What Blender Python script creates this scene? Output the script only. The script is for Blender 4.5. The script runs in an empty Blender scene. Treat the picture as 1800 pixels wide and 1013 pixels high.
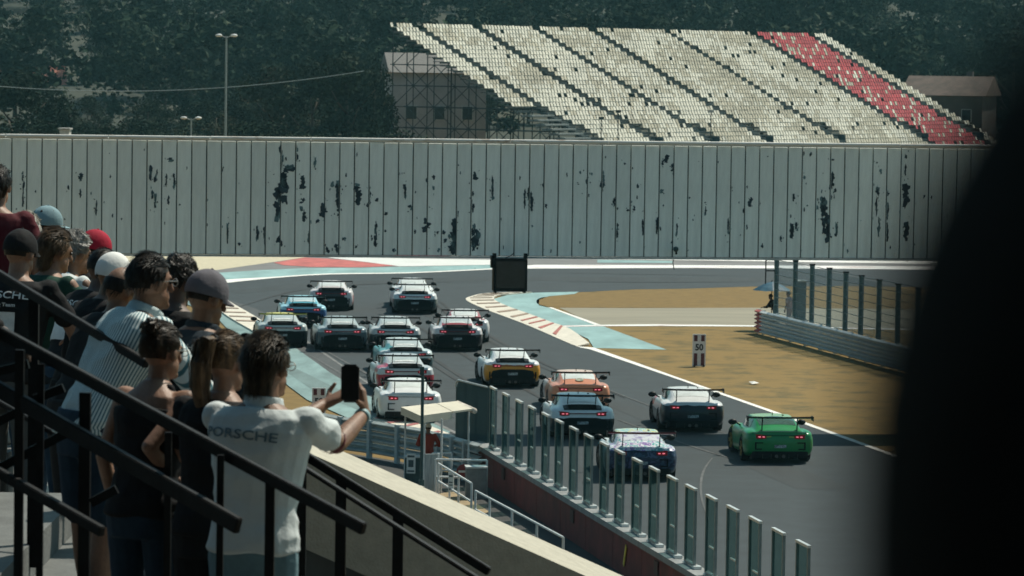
import bpy, bmesh, math, random
import numpy as np
from mathutils import Vector, Matrix, noise
from mathutils.bvhtree import BVHTree
R = math.radians
random.seed(7)
rng = np.random.default_rng(7)
scene = bpy.context.scene
COL = scene.collection

# ------------------------------------------------------------------ camera
FPX, CX, CY = 7000.0, 900.0, 506.5          # focal length in photo pixels (1800 wide)
CAM = Vector((0, 0, 11.4))
PITCH, ROLL = math.atan(408.5 / 7000.0), R(0.83)
_f = Vector((0, math.cos(PITCH), -math.sin(PITCH)))
_r0, _u0 = Vector((1, 0, 0)), Vector((0, math.sin(PITCH), math.cos(PITCH)))
_r = _r0 * math.cos(ROLL) + _u0 * math.sin(ROLL)
_u = _u0 * math.cos(ROLL) - _r0 * math.sin(ROLL)
cd = bpy.data.cameras.new('camera'); cam = bpy.data.objects.new('camera', cd); COL.objects.link(cam)
cam.matrix_world = Matrix(((_r.x, _u.x, -_f.x, CAM.x), (_r.y, _u.y, -_f.y, CAM.y), (_r.z, _u.z, -_f.z, CAM.z), (0, 0, 0, 1)))
cd.sensor_width = 36; cd.lens = 36 * FPX / 1800; cd.clip_start = 0.05; cd.clip_end = 8000
cd.dof.use_dof = True; cd.dof.focus_distance = 40; cd.dof.aperture_fstop = 10.8
scene.camera = cam

# ------------------------------------------------------------------ light
SUN_AZ, SUN_EL = R(46), R(56)                # azimuth clockwise from +Y
world = bpy.data.worlds.new('World'); scene.world = world; world.use_nodes = True
wn = world.node_tree; wn.nodes.clear()
sky = wn.nodes.new('ShaderNodeTexSky'); sky.sky_type = 'NISHITA'; sky.sun_disc = False
sky.sun_elevation = SUN_EL; sky.sun_rotation = SUN_AZ; sky.altitude = 20
sky.air_density = 1.0; sky.dust_density = 2.2; sky.ozone_density = 1.0
tint = wn.nodes.new('ShaderNodeMix'); tint.data_type = 'RGBA'; tint.blend_type = 'MULTIPLY'; tint.inputs[0].default_value = 1
tint.inputs[7].default_value = (0.70, 1.09, 1.03, 1)
bg = wn.nodes.new('ShaderNodeBackground'); bg.inputs[1].default_value = 0.088
wo = wn.nodes.new('ShaderNodeOutputWorld')
wn.links.new(sky.outputs[0], tint.inputs[6]); wn.links.new(tint.outputs[2], bg.inputs[0]); wn.links.new(bg.outputs[0], wo.inputs[0])
sd = bpy.data.lights.new('sun', 'SUN'); sd.energy = 5.0; sd.angle = R(0.5); sd.color = (1.0, 0.93, 0.80)
sun = bpy.data.objects.new('sun', sd); COL.objects.link(sun)
SUNV = Vector((math.sin(SUN_AZ) * math.cos(SUN_EL), math.cos(SUN_AZ) * math.cos(SUN_EL), math.sin(SUN_EL)))
sun.rotation_euler = SUNV.to_track_quat('Z', 'Y').to_euler(); sun.location = (60, 60, 80)
vs = scene.view_settings
vs.view_transform = 'Standard'; vs.look = 'None'; vs.gamma = 1; vs.use_curve_mapping = False
vs.exposure = 0.02

# ------------------------------------------------------------------ helpers
def ray(px, py): return _f * FPX + _r * (px - CX) + _u * (CY - py)
def G(px, py, z=0.0):
    d = ray(px, py); return CAM + d * ((z - CAM.z) / d.z)
def D(px, py, dep):
    d = ray(px, py); return CAM + d * (dep / d.y)

def nd(nt, t, **kw):
    n = nt.nodes.new(t)
    for k, v in kw.items(): setattr(n, k, v)
    return n
def lk(nt, a, b): nt.links.new(a, b)
def rgba(c): return (c[0], c[1], c[2], 1)
MATS = {}
def mat(name, col, rough=0.7, metal=0.0, var=0.25, scale=6.0, bump=0.0, bscale=40.0, coat=0.0, col2=None, stretch=(1, 1, 1), spec=0.5, coords='Object', detail=6, lo=0.35, hi=0.65):
    """A procedural Principled material: two-tone noise colour, fine relief."""
    if name in MATS: return MATS[name]
    m = bpy.data.materials.new(name); m.use_nodes = True; nt = m.node_tree
    b = nt.nodes['Principled BSDF']
    tc = nd(nt, 'ShaderNodeTexCoord'); mp = nd(nt, 'ShaderNodeMapping'); mp.inputs['Scale'].default_value = stretch
    lk(nt, tc.outputs[coords], mp.inputs[0])
    n1 = nd(nt, 'ShaderNodeTexNoise'); n1.inputs['Scale'].default_value = scale; n1.inputs['Detail'].default_value = detail; n1.inputs['Roughness'].default_value = .65
    lk(nt, mp.outputs[0], n1.inputs['Vector'])
    cr = nd(nt, 'ShaderNodeValToRGB'); cr.color_ramp.elements[0].position = lo; cr.color_ramp.elements[1].position = hi
    a = tuple(x * (1 - var) for x in col); c2 = col2 if col2 else tuple(min(1, x * (1 + var)) for x in col)
    cr.color_ramp.elements[0].color = rgba(a if not col2 else col); cr.color_ramp.elements[1].color = rgba(c2)
    lk(nt, n1.outputs[0], cr.inputs[0]); lk(nt, cr.outputs[0], b.inputs['Base Color'])
    b.inputs['Roughness'].default_value = rough; b.inputs['Metallic'].default_value = metal
    b.inputs['Coat Weight'].default_value = coat; b.inputs['Coat Roughness'].default_value = .08
    b.inputs['Specular IOR Level'].default_value = spec
    if bump:
        n2 = nd(nt, 'ShaderNodeTexNoise'); n2.inputs['Scale'].default_value = bscale; n2.inputs['Detail'].default_value = 4
        lk(nt, mp.outputs[0], n2.inputs['Vector'])
        bp = nd(nt, 'ShaderNodeBump'); bp.inputs['Strength'].default_value = bump; bp.inputs['Distance'].default_value = .02
        lk(nt, n2.outputs[0], bp.inputs['Height']); lk(nt, bp.outputs[0], b.inputs['Normal'])
    MATS[name] = m; return m

def emit(name, col, strength):
    m = bpy.data.materials.new(name); m.use_nodes = True; b = m.node_tree.nodes['Principled BSDF']
    b.inputs['Base Color'].default_value = rgba(col); b.inputs['Emission Color'].default_value = rgba(col); b.inputs['Emission Strength'].default_value = strength
    MATS[name] = m; return m

def glass(name, col, trans=0.5, rough=0.08, tc=(.75, .9, .88)):
    """Tinted sheet: part see-through, part glossy."""
    m = bpy.data.materials.new(name); m.use_nodes = True; nt = m.node_tree; b = nt.nodes['Principled BSDF']
    b.inputs['Base Color'].default_value = rgba(col); b.inputs['Roughness'].default_value = rough
    tr = nd(nt, 'ShaderNodeBsdfTransparent'); tr.inputs[0].default_value = rgba(tc)
    mx = nd(nt, 'ShaderNodeMixShader'); mx.inputs[0].default_value = trans
    lk(nt, b.outputs[0], mx.inputs[1]); lk(nt, tr.outputs[0], mx.inputs[2]); lk(nt, mx.outputs[0], nt.nodes['Material Output'].inputs[0])
    MATS[name] = m; return m

def tag(o, label=None, cat=None, group=None, kind=None):
    if label: o['label'] = label
    if cat: o['category'] = cat
    if group: o['group'] = group
    if kind: o['kind'] = kind
    return o
def empty(name, loc, rz=0.0, label=None, cat=None, group=None, kind=None, parent=None):
    o = bpy.data.objects.new(name, None); COL.objects.link(o); o.empty_display_size = .2
    o.location = loc; o.rotation_euler = (0, 0, rz)
    if parent: o.parent = parent
    return tag(o, label, cat, group, kind)
def inv_of(e):
    return (Matrix.Translation(e.location) @ Matrix.Rotation(e.rotation_euler.z, 4, 'Z') @ Matrix.Diagonal((*e.scale, 1))).inverted()
def obj(name, me, parent=None, loc=(0, 0, 0), rz=0.0):
    o = bpy.data.objects.new(name, me); COL.objects.link(o); o.location = loc; o.rotation_euler = (0, 0, rz)
    if parent: o.parent = parent
    return o

class MB:
    """Collects shapes; build() links them as one mesh object."""
    def __init__(s): s.v = []; s.f = []; s.m = []
    def add(s, vs, fs, mi=0):
        k = len(s.v); s.v += [tuple(p) for p in vs]; s.f += [tuple(i + k for i in q) for q in fs]; s.m += [mi] * len(fs); return s
    def box(s, c, d, rz=0.0, mi=0, mx=None):
        x, y, z = d[0] / 2, d[1] / 2, d[2] / 2
        M = Matrix.Translation(c) @ (mx if mx is not None else Matrix.Rotation(rz, 4, 'Z'))
        vs = [M @ Vector((a * x, b * y, e * z)) for a in (-1, 1) for b in (-1, 1) for e in (-1, 1)]
        return s.add(vs, [(0, 1, 3, 2), (4, 6, 7, 5), (0, 4, 5, 1), (2, 3, 7, 6), (0, 2, 6, 4), (1, 5, 7, 3)], mi)
    def beam(s, p0, p1, w, h, mi=0, up=(0, 0, 1)):
        """rectangular bar between two points: w sideways, h along up"""
        p0, p1 = Vector(p0), Vector(p1); d = (p1 - p0).normalized(); up = Vector(up)
        sd_ = d.cross(up)
        if sd_.length < 1e-4: sd_ = d.cross(Vector((1, 0, 0)))
        sd_.normalize(); u2 = sd_.cross(d)
        vs = [p + sd_ * (a * w / 2) + u2 * (b * h / 2) for p in (p0, p1) for a, b in ((-1, -1), (1, -1), (1, 1), (-1, 1))]
        return s.add(vs, [(3, 2, 1, 0), (4, 5, 6, 7), (0, 1, 5, 4), (1, 2, 6, 5), (2, 3, 7, 6), (3, 0, 4, 7)], mi)
    def tube(s, pts, r, n=8, mi=0, caps=True):
        pts = [Vector(p) for p in pts]; rs = r if isinstance(r, (list, tuple)) else [r] * len(pts)
        vs = []; ref = None
        for i, p in enumerate(pts):
            d = (pts[min(i + 1, len(pts) - 1)] - pts[max(i - 1, 0)]).normalized()
            a = d.cross(Vector((0, 0, 1)) if abs(d.z) < .95 else Vector((1, 0, 0))).normalized()
            if ref is not None and a.dot(ref) < 0: a = -a
            ref = a; b = d.cross(a)
            vs += [p + (a * math.cos(2 * math.pi * j / n) + b * math.sin(2 * math.pi * j / n)) * rs[i] for j in range(n)]
        fs = [(i * n + j, i * n + (j + 1) % n, (i + 1) * n + (j + 1) % n, (i + 1) * n + j) for i in range(len(pts) - 1) for j in range(n)]
        if caps: fs += [tuple(range(n - 1, -1, -1)), tuple((len(pts) - 1) * n + j for j in range(n))]
        return s.add(vs, fs, mi)
    def ell(s, c, rad, M=None, nu=14, nv=9, mi=0):
        vs = []; fs = []; c = Vector(c)
        for i in range(nv + 1):
            t = math.pi * i / nv
            for j in range(nu):
                p = Vector((rad[0] * math.sin(t) * math.cos(2 * math.pi * j / nu), rad[1] * math.sin(t) * math.sin(2 * math.pi * j / nu), rad[2] * math.cos(t)))
                vs.append(c + (M @ p if M is not None else p))
        for i in range(nv):
            for j in range(nu):
                fs.append((i * nu + j, (i + 1) * nu + j, (i + 1) * nu + (j + 1) % nu, i * nu + (j + 1) % nu))
        return s.add(vs, fs, mi)
    def loft(s, rings, caps=True, mi=0):
        n = len(rings[0]); k = [p for r_ in rings for p in r_]
        fs = [(i * n + j, i * n + (j + 1) % n, (i + 1) * n + (j + 1) % n, (i + 1) * n + j) for i in range(len(rings) - 1) for j in range(n)]
        if caps: fs += [tuple(range(n - 1, -1, -1)), tuple((len(rings) - 1) * n + j for j in range(n))]
        return s.add(k, fs, mi)
    def prism(s, pts, off, mi=0):
        """polygon pts swept by vector off"""
        n = len(pts); off = Vector(off); vs = [Vector(p) for p in pts] + [Vector(p) + off for p in pts]
        return s.add(vs, [tuple(range(n - 1, -1, -1)), tuple(range(n, 2 * n))] + [(i, (i + 1) % n, n + (i + 1) % n, n + i) for i in range(n)], mi)
    def poly(s, pts, mi=0): return s.add(pts, [tuple(range(len(pts)))], mi)
    def mesh(s, name, mats=(), smooth=False, inv=None):
        me = bpy.data.meshes.new(name)
        me.from_pydata([tuple(inv @ Vector(p)) for p in s.v] if inv is not None else s.v, [], s.f)
        for m in (mats if isinstance(mats, (list, tuple)) else [mats]): me.materials.append(m)
        me.polygons.foreach_set('material_index', s.m)
        if smooth: me.polygons.foreach_set('use_smooth', [True] * len(me.polygons))
        me.update(); return me
    def build(s, name, mats, parent=None, smooth=False, world=False, fix=False):
        me = s.mesh(name, mats, smooth, inv_of(parent) if (world and parent is not None) else None)
        if fix:
            bm = bmesh.new(); bm.from_mesh(me); bmesh.ops.recalc_face_normals(bm, faces=bm.faces); bm.to_mesh(me); bm.free()
        return obj(name, me, parent)

def catmull(P, sub):
    """smooth curve through rows of P (n,k)"""
    P = np.asarray(P, float); n = len(P); out = []
    for i in range(n - 1):
        p0, p1, p2, p3 = P[max(i - 1, 0)], P[i], P[i + 1], P[min(i + 2, n - 1)]
        for j in range(sub):
            t = j / sub
            out.append(.5 * ((2 * p1) + (-p0 + p2) * t + (2 * p0 - 5 * p1 + 4 * p2 - p3) * t * t + (-p0 + 3 * p1 - 3 * p2 + p3) * t ** 3))
    out.append(P[-1]); return np.array(out)

def bench(sc_):
    with bpy.context.temp_override(scene=sc_, view_layer=sc_.view_layers[0]): return bpy.context.evaluated_depsgraph_get()
JUNK = []
TXT = bpy.data.scenes.new('lettering bench')
def text_mesh(body, size, mat_, xs=1.0, bold=0.0):
    c = bpy.data.curves.new('t', 'FONT'); c.body = body; c.size = size; c.align_x = 'CENTER'; c.align_y = 'CENTER'; c.offset = bold; c.resolution_u = 3
    o = bpy.data.objects.new('t', c); TXT.collection.objects.link(o); dg_ = bench(TXT)
    me = bpy.data.meshes.new_from_object(o.evaluated_get(dg_))
    TXT.collection.objects.unlink(o); JUNK.extend([o, c])
    me.materials.clear(); me.materials.append(mat_); me.name = 'lettering'
    for v in me.vertices: v.co.x *= xs
    return me

# ------------------------------------------------------------------ shared materials
ASPHALT = mat('asphalt', (.026, .035, .039), .9, var=.16, scale=.9, bump=.25, bscale=60, detail=12)
WHITEP = mat('white road paint', (.74, .72, .67), .75, var=.12, scale=3, detail=10)
REDP = mat('red paint', (.44, .10, .085), .75, var=.3, scale=1.2, detail=10)
TEALP = mat('teal runoff paint', (.22, .35, .345), .85, var=.2, scale=.7, detail=12, stretch=(1, .3, 1))
GRAVEL = mat('pale gravel', (.50, .44, .31), .95, var=.12, scale=3, bump=.5, bscale=20, detail=12)
LANE = mat('service road concrete', (.25, .225, .165), .95, var=.14, scale=.5, detail=12, stretch=(.2, 1, 1))
GRASS = mat('dry grass', (.140, .083, .017), .95, col2=(.20, .123, .028), scale=1.6, bump=.8, bscale=14, detail=14)
GRASS2 = mat('dry grass with green', (.098, .070, .016), .95, col2=(.195, .120, .027), scale=.8, bump=.8, bscale=14, detail=14, lo=.38, hi=.52)
STEELW = mat('galvanised white steel', (.50, .53, .52), .5, metal=.25, var=.15, scale=4, detail=8)
STEELD = mat('dark painted steel', (.010, .011, .012), .55, var=.3, scale=20, spec=.25)
TEALSTEEL = mat('teal grey steel', (.035, .075, .078), .5, metal=.3, var=.2, scale=8)
CONC = mat('pale concrete', (.40, .37, .30), .9, var=.10, scale=9, bump=.3, bscale=60, detail=12)
CONCG = mat('grey concrete', (.26, .26, .25), .92, var=.2, scale=3, bump=.3, bscale=40, detail=10)
BLACK = mat('black plastic', (.006, .007, .008), .55, var=.3, scale=10, spec=.12)
RUBBER = mat('tyre rubber', (.008, .009, .009), .9, var=.2, scale=20)
# ------------------------------------------------------------------ ground (world metres, from the photograph's perspective)
def sheet(name, pts, m, z, kind='structure', label=None):
    """flat polygon on the ground; pts are photo positions put on the ground plane"""
    w = [G(x, y) for x, y in pts]; me = bpy.data.meshes.new(name)
    bm = bmesh.new(); vs = [bm.verts.new((p.x, p.y, z)) for p in w]
    f = bm.faces.new(vs); f.normal_update()
    if f.normal.z < 0: f.normal_flip()
    bmesh.ops.triangulate(bm, faces=[f]); bm.to_mesh(me); bm.free(); me.materials.append(m)
    return tag(obj(name, me), label, None, None, kind)
def smooth_px(pts, sub=5): return [tuple(p) for p in catmull(pts, sub)]

mb = MB(); mb.poly([(-4000, -600, -.03), (4000, -600, -.03), (4000, 5000, -.03), (-4000, 5000, -.03)])
tag(mb.build('ground', GRASS), kind='structure')

edgeL = [(-300, 500), (200, 508), (330, 511), (389, 522.6), (457, 562), (520, 612), (580, 655), (650, 697), (712, 724), (764, 742), (790, 772), (820, 840), (960, 960), (1150, 1080)]
edgeR = smooth_px([(930, 514), (857, 516), (832, 521), (819, 527.6), (847, 542), (900, 561), (960, 586), (1013.7, 609.5)], 4) + [(1044, 612), (1200, 668), (1380, 731), (1545, 790), (1700, 846), (1900, 925)]
farT = [(-300, 503), (200, 503), (388, 498), (479, 489), (577, 482), (718, 480), (865, 473), (1000, 472), (1260, 472), (1500, 474), (1900, 478)]
nearB = [(1900, 511), (1480, 503), (1320, 504), (1208, 507.6), (1113, 509), (1018, 514)]
sheet('track', farT + nearB + edgeR + [(1900, 1500), (1300, 1500)] + list(reversed(edgeL[3:])) + [(300, 517), (-300, 520)], ASPHALT, 0.0)
# older, worn strips of asphalt along the racing line
WORN = mat('worn asphalt', (.056, .060, .061), .9, var=.22, scale=1.2, bump=.2, bscale=60, detail=12, stretch=(1, .12, 1))
RUBB = mat('rubbered asphalt', (.018, .024, .026), .85, var=.22, scale=1.0, detail=12, stretch=(1, .08, 1))
sheet('track', smooth_px([(390, 524), (470, 552), (560, 612), (640, 665), (760, 725)], 4) + [(764, 742), (712, 724), (650, 697), (580, 655), (520, 612), (457, 562)], WORN, .004)
sheet('track', smooth_px([(400, 512), (520, 500), (660, 494), (860, 487), (1200, 488), (1500, 488)], 4) + list(reversed(smooth_px([(420, 517), (540, 506), (680, 500), (860, 494), (1200, 496), (1500, 494)], 4))), RUBB, .004)
sheet('track', smooth_px([(700, 520), (770, 570), (900, 640), (1130, 740), (1400, 860)], 4) + list(reversed(smooth_px([(726, 520), (800, 568), (950, 640), (1190, 740), (1500, 860)], 4))), RUBB, .004)
# far run-off: gravel, grey strip, red wedge, white and teal bands
sheet('gravel_trap', [(-300, 430), (0, 438), (380, 446), (590, 449), (577, 450), (536, 452.6), (479, 461), (380, 475), (200, 494), (-300, 498)], GRAVEL, 0.0)
sheet('runoff_strip', [(-300, 498), (200, 494), (380, 475), (479, 461), (536, 452.6), (577, 450), (590, 446), (900, 448), (1900, 458), (1900, 478), (1500, 474), (1000, 472), (865, 473), (577, 482), (388, 498), (200, 503), (-300, 503)], mat('old runoff asphalt', (.16, .155, .15), .9, var=.2, scale=.4, detail=10), -.004)
sheet('painted_runoff', [(380, 480), (459, 475), (538, 471.5), (617, 471), (700, 469.5), (865, 466), (865, 472), (718, 479), (577, 481), (479, 487), (388, 492), (340, 497), (330, 492)], TEALP, .004)
sheet('painted_runoff', [(481, 462), (536, 453), (597, 456.5), (640, 461), (696, 467.4), (637, 470.3), (544, 469.5), (498, 466.4)], REDP, .008)
sheet('painted_runoff', [(565, 451.4), (600, 452.2), (740, 455), (865, 457), (865, 465.8), (702, 468.5), (640, 460.5), (600, 456)], mat('pale painted concrete', (.62, .62, .59), .8, var=.1, scale=.5, detail=10), .006)
sheet('painted_runoff', [(660, 447.3), (790, 448.6), (790, 452.6), (720, 452)], mat('faded red paint', (.42, .12, .13), .8, var=.3, scale=.6), .006)
sheet('painted_runoff', [(790, 449), (1000, 451), (1300, 455), (1900, 463), (1900, 469), (1300, 459), (1000, 455.2), (790, 452.8)], WHITEP, .006)
sheet('painted_runoff', [(1050, 457), (1182, 459), (1182, 462.6), (1050, 462)], TEALP, .006)
sheet('painted_runoff', [(865, 466), (990, 468.5), (865, 471.8)], TEALP, .006)
sheet('edge_line', smooth_px([(330, 500), (388, 492.5), (479, 487.2), (577, 481.2), (718, 479.2), (865, 472.2)], 3) + list(reversed(smooth_px([(330, 507), (388, 499), (479, 489.5), (577, 483), (718, 480.8), (865, 474)], 3))), WHITEP, .010)
KERBFAR = mat('faded red and white kerb', (.42, .27, .25), .8, col2=(.72, .71, .68), scale=.9, lo=.38, hi=.46, stretch=(.25, 1, 1))
sheet('kerb', [(940, 466), (1200, 466.5), (1500, 468), (1900, 472), (1900, 479), (1500, 473), (1200, 471.5), (865, 473), (865, 471.9)], KERBFAR, .012)
# infield: teal apron, dry grass islands, pale service lane
tealR = [(866, 526), (890, 519.5), (930, 515), (1018, 513), (1010, 517), (965, 521), (948, 527), (947, 537), (964, 541), (1047, 572), (1061, 574), (1172, 615), (1044, 612), (1034, 596), (1002, 581), (969, 569), (920, 549), (868, 531)]
sheet('painted_runoff', tealR, TEALP, .004)
sheet('infield_base', [(1018, 514), (1113, 509), (1208, 507.6), (1320, 504), (1480, 503), (1900, 511), (1900, 925), (1700, 846), (1545, 790), (1200, 668), (1044, 612), (1172, 615), (1061, 574), (964, 541), (943, 529)], GRASS2, -.004)
sheet('grass_island', smooth_px([(1010, 540.5), (983, 540.5), (952, 537), (943, 531), (954, 523), (1018, 516.5), (1113, 510), (1208, 508.5), (1320, 505), (1480, 505), (1900, 514)], 3) + [(1900, 549), (1500, 543.5), (1320, 542)], GRASS, .004)
sheet('service_lane', [(983, 541.5), (1099, 542), (1320, 541.5), (1500, 543), (1900, 548), (1900, 585), (1500, 577), (1320, 573), (1050, 572.5), (1047, 571)], LANE, .008)
sheet('edge_line', [(964, 541), (969, 540.6), (1056, 571.6), (1048, 572.6)], WHITEP, .012)
sheet('kerb', [(985, 573), (1050, 571.8), (1160, 570.5), (1320, 572.5), (1500, 577), (1900, 585), (1900, 587), (1500, 578.8), (1320, 574.6), (1160, 573.6), (1050, 574.2), (990, 575.2)], KERBFAR, .012)
sheet('edge_line', [(1013.7, 609.3), (1044, 611.4), (1200, 667), (1380, 730), (1545, 789), (1700, 845), (1900, 924), (1900, 931), (1700, 850.5), (1545, 793.6), (1380, 734), (1200, 670.3), (1036, 614.2), (1020, 611.5)], WHITEP, .010)
# left run-off
sheet('painted_runoff', [(330, 511), (389, 522.6), (457, 562), (520, 612), (580, 655), (650, 697), (712, 724), (764, 742), (796, 757), (760, 778), (640, 748), (540, 703), (475, 655), (420, 600), (375, 552), (300, 525)], mat('dusty teal runoff', (.17, .255, .25), .9, var=.28, scale=.9, detail=12, stretch=(1, .25, 1)), .004)
sheet('painted_runoff', [(504, 640), (560, 668), (640, 706), (700, 731), (745, 748), (735, 756), (640, 726), (555, 690), (500, 652)], mat('worn grey green runoff', (.13, .19, .185), .9, var=.25, scale=.8, detail=12, stretch=(1, .25, 1)), .008)
sheet('edge_line', [(540, 600), (640, 668), (764, 741), (796, 757), (812, 765), (812, 768.5), (794, 760.5), (762, 744.5), (638, 670), (538, 602)], mat('worn line paint', (.16, .16, .155), .9, var=.35, scale=1.5, detail=12), .010)

# inner kerb: concrete base with separate painted blocks
def kerb_strip(name, outer, inner, colours, n, z, label_):
    """outer / inner photo polylines; n painted blocks across"""
    o = catmull(outer, 12); i = catmull(inner, 12)
    def at(P, t):
        q = t * (len(P) - 1); k = min(int(q), len(P) - 2); return P[k] * (1 - (q - k)) + P[k + 1] * (q - k)
    e = empty(name, G(*outer[len(outer) // 2]), kind='structure')
    mb = MB(); M_ = 40
    rings = []
    for k in range(M_ + 1):
        t = k / M_; a, b = G(*at(o, t)), G(*at(i, t))
        rings.append([Vector((a.x, a.y, 0.002)), Vector((a.x, a.y, .02)), Vector((b.x, b.y, z)), Vector((b.x, b.y, 0.002))])
    mb.loft(rings); mb.build('kerb_base', mat('kerb cream paint', (.60, .55, .46), .8, var=.14, scale=3, detail=10), e, world=True, fix=True)
    for k in range(n):
        t0, t1 = (k + .20) / n * .86, (k + .42) / n * .86
        pa = [at(o, t0), at(o, t1)]; pb = [at(i, t0), at(i, t1)]
        q = [pa[0] * .84 + pb[0] * .16, pa[1] * .84 + pb[1] * .16, pa[1] * .05 + pb[1] * .95, pa[0] * .05 + pb[0] * .95]
        c = [G(*p) for p in q]; zz = [.02 + (z - .02) * .16 + .004, .02 + (z - .02) * .16 + .004, z + .004, z + .004]
        mbb = MB(); mbb.prism([Vector((p.x, p.y, h)) for p, h in zip(c, zz)], (0, 0, .02))
        mbb.build('kerb_block', colours[min(int(k * len(colours) / n), len(colours) - 1)], e, world=True, fix=True)
    return e
brown = mat('kerb brown paint', (.28, .20, .15), .85, var=.25, scale=4)
dred = mat('kerb red paint', (.36, .12, .10), .85, var=.25, scale=4)
kerb_strip('kerb', [(935, 514), (857, 516), (830, 521), (819, 527.6), (847, 542), (900, 562), (935.5, 576), (995, 602), (1013.7, 609.5)],
           [(935, 515.5), (895, 518.8), (874, 521), (869, 529), (893, 541), (935, 556), (969, 569), (1002, 581), (1036, 606)], [brown, brown, brown, dred], 16, .07, '')
kerb_strip('kerb', [(352, 503), (389, 522.6), (419.5, 540), (457, 562), (482, 582)],
           [(310, 508), (345, 522), (376, 541), (405.6, 562), (444, 584)], [brown], 10, .07, '')
kerb_strip('kerb', [(700, 733), (730, 741), (764, 753), (796, 766), (840, 785)], [(655, 738), (690, 752), (725, 764), (762, 778), (812, 800)], [mat('kerb faded red', (.36, .12, .12), .85, var=.25, scale=4)], 6, .07, '')


# scuffs, tyre marks and joints on the asphalt
SCUFF = mat('pale tyre scuff', (.085, .088, .088), .9, var=.35, scale=3, detail=10)
MARK = mat('dark tyre mark', (.017, .019, .020), .85, var=.4, scale=2, detail=8, stretch=(1, .1, 1))
def stroke(pts, w, m):
    P_ = catmull(pts, 6); n = len(P_); a = []; b = []
    for i, p in enumerate(P_):
        q = G(*p); d = G(*P_[min(i + 1, n - 1)]) - G(*P_[max(i - 1, 0)]); d.normalize(); s_ = Vector((d.y, -d.x, 0)); ww = w * (.35 + .65 * math.sin(math.pi * min(1, i / (n - 1) + .05)))
        a.append(q + s_ * ww); b.append(q - s_ * ww)
    mb = MB(); mb.add([(p.x, p.y, .014) for p in a + b], [(i, i + 1, n + i + 1, n + i) for i in range(n - 1)])
    for v in range(1): tag(mb.build('track_mark', m), kind='structure')
stroke([(1252, 806), (1238, 826), (1232, 850), (1234, 880), (1246, 915)], .035, SCUFF)
stroke([(1085, 738), (1150, 762), (1230, 790), (1290, 808)], .05, SCUFF)
stroke([(1000, 655), (1080, 690), (1180, 728), (1300, 772)], .03, SCUFF)
for pts in ([(640, 560), (700, 600), (790, 660), (900, 730)], [(655, 560), (716, 600), (806, 660), (918, 730)], [(760, 530), (820, 575), (930, 635), (1080, 700)], [(773, 530), (834, 575), (946, 635), (1098, 700)], [(690, 545), (760, 590), (860, 650), (990, 720), (1150, 800)], [(420, 540), (520, 512), (650, 500), (850, 496)], [(960, 480), (1150, 483), (1340, 486)], [(1000, 496), (1150, 497), (1330, 496)]):
    stroke(pts, .10, MARK)
for pts in ([(560, 610), (640, 655), (740, 705), (800, 735)], [(545, 625), (620, 668), (720, 718)]): stroke(pts, .06, SCUFF)
# ------------------------------------------------------------------ the covered bridge across the track
A, B = D(0, 340, 117.0), D(1700, 350, 121.6)
be = math.atan2(B.y - A.y, B.x - A.x)
bridge = empty('bridge', (A.x, A.y, 0), be, 'long covered bridge over the track clad in peeling pale grey metal panels', 'bridge')
bm_inv = inv_of(bridge); bd = Vector((math.cos(be), math.sin(be), 0)); bn = Vector((-math.sin(be), math.cos(be), 0))
def bpx(px, py):
    """photo position on the bridge face -> bridge local (x, z)"""
    d = ray(px, py); t = (Vector((A.x, A.y, 0)) - CAM).dot(bn) / d.dot(bn); q = bm_inv @ (CAM + d * t); return q.x, q.z
ZB = bpx(900, 451.5)[1]; ZT = bpx(900, 252)[1]; BT = 2.3
PW = bpx(924.4, 350)[0] - bpx(898.9, 350)[0]
PANEL = mat('pale grey weathered panel paint', (.78, .80, .74), .6, var=.10, scale=1.6, detail=14, stretch=(3, 1, .5), bump=.2, bscale=5)
nt_ = PANEL.node_tree; oi = nd(nt_, 'ShaderNodeObjectInfo'); mr_ = nd(nt_, 'ShaderNodeMapRange'); mr_.inputs[3].default_value = .93; mr_.inputs[4].default_value = 1.04; mm_ = nd(nt_, 'ShaderNodeMix', data_type='RGBA', blend_type='MULTIPLY'); mm_.inputs[0].default_value = 1
pb_ = nt_.nodes['Principled BSDF']; src_ = pb_.inputs['Base Color'].links[0].from_socket; lk(nt_, oi.outputs['Random'], mr_.inputs[0]); lk(nt_, src_, mm_.inputs[6]); lk(nt_, mr_.outputs[0], mm_.inputs[7]); lk(nt_, mm_.outputs[2], pb_.inputs['Base Color'])
SEAMB = mat('seam backing', (.05, .075, .08), .6, var=.3, scale=4); DARKP = mat('dark blue bare panel', (.010, .030, .045), .5, var=.4, scale=3)
x_first = bpx(205.3, 350)[0]
k0 = -int(x_first / PW) - 14; k1 = int((bpx(1900, 350)[0] - x_first) / PW) + 6
seams = [x_first + k * PW for k in range(k0, k1 + 1)]
X0, X1 = seams[0], seams[-1]
mb = MB(); mb.box((0, 0, 0), (PW - .034, .05, ZT - ZB - .05)); pm = mb.mesh('panel', PANEL)
bvm = bmesh.new(); bvm.from_mesh(pm); bmesh.ops.bevel(bvm, geom=bvm.edges[:], offset=.012, segments=1, affect='EDGES'); bvm.to_mesh(pm); bvm.free()
for i in range(len(seams) - 1):
    o = obj('panel', pm, bridge, ((seams[i] + seams[i + 1]) / 2, .025 + random.uniform(-.006, .006), (ZB + ZT) / 2))
    o.rotation_euler = (random.uniform(-.004, .004), random.uniform(-.0012, .0012), random.uniform(-.012, .012))
mb = MB()
mb.box(((X0 + X1) / 2, .075 + .03, (ZB + ZT) / 2), (X1 - X0, .06, ZT - ZB - .02)); mb.build('backing_sheet', SEAMB, bridge)
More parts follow.
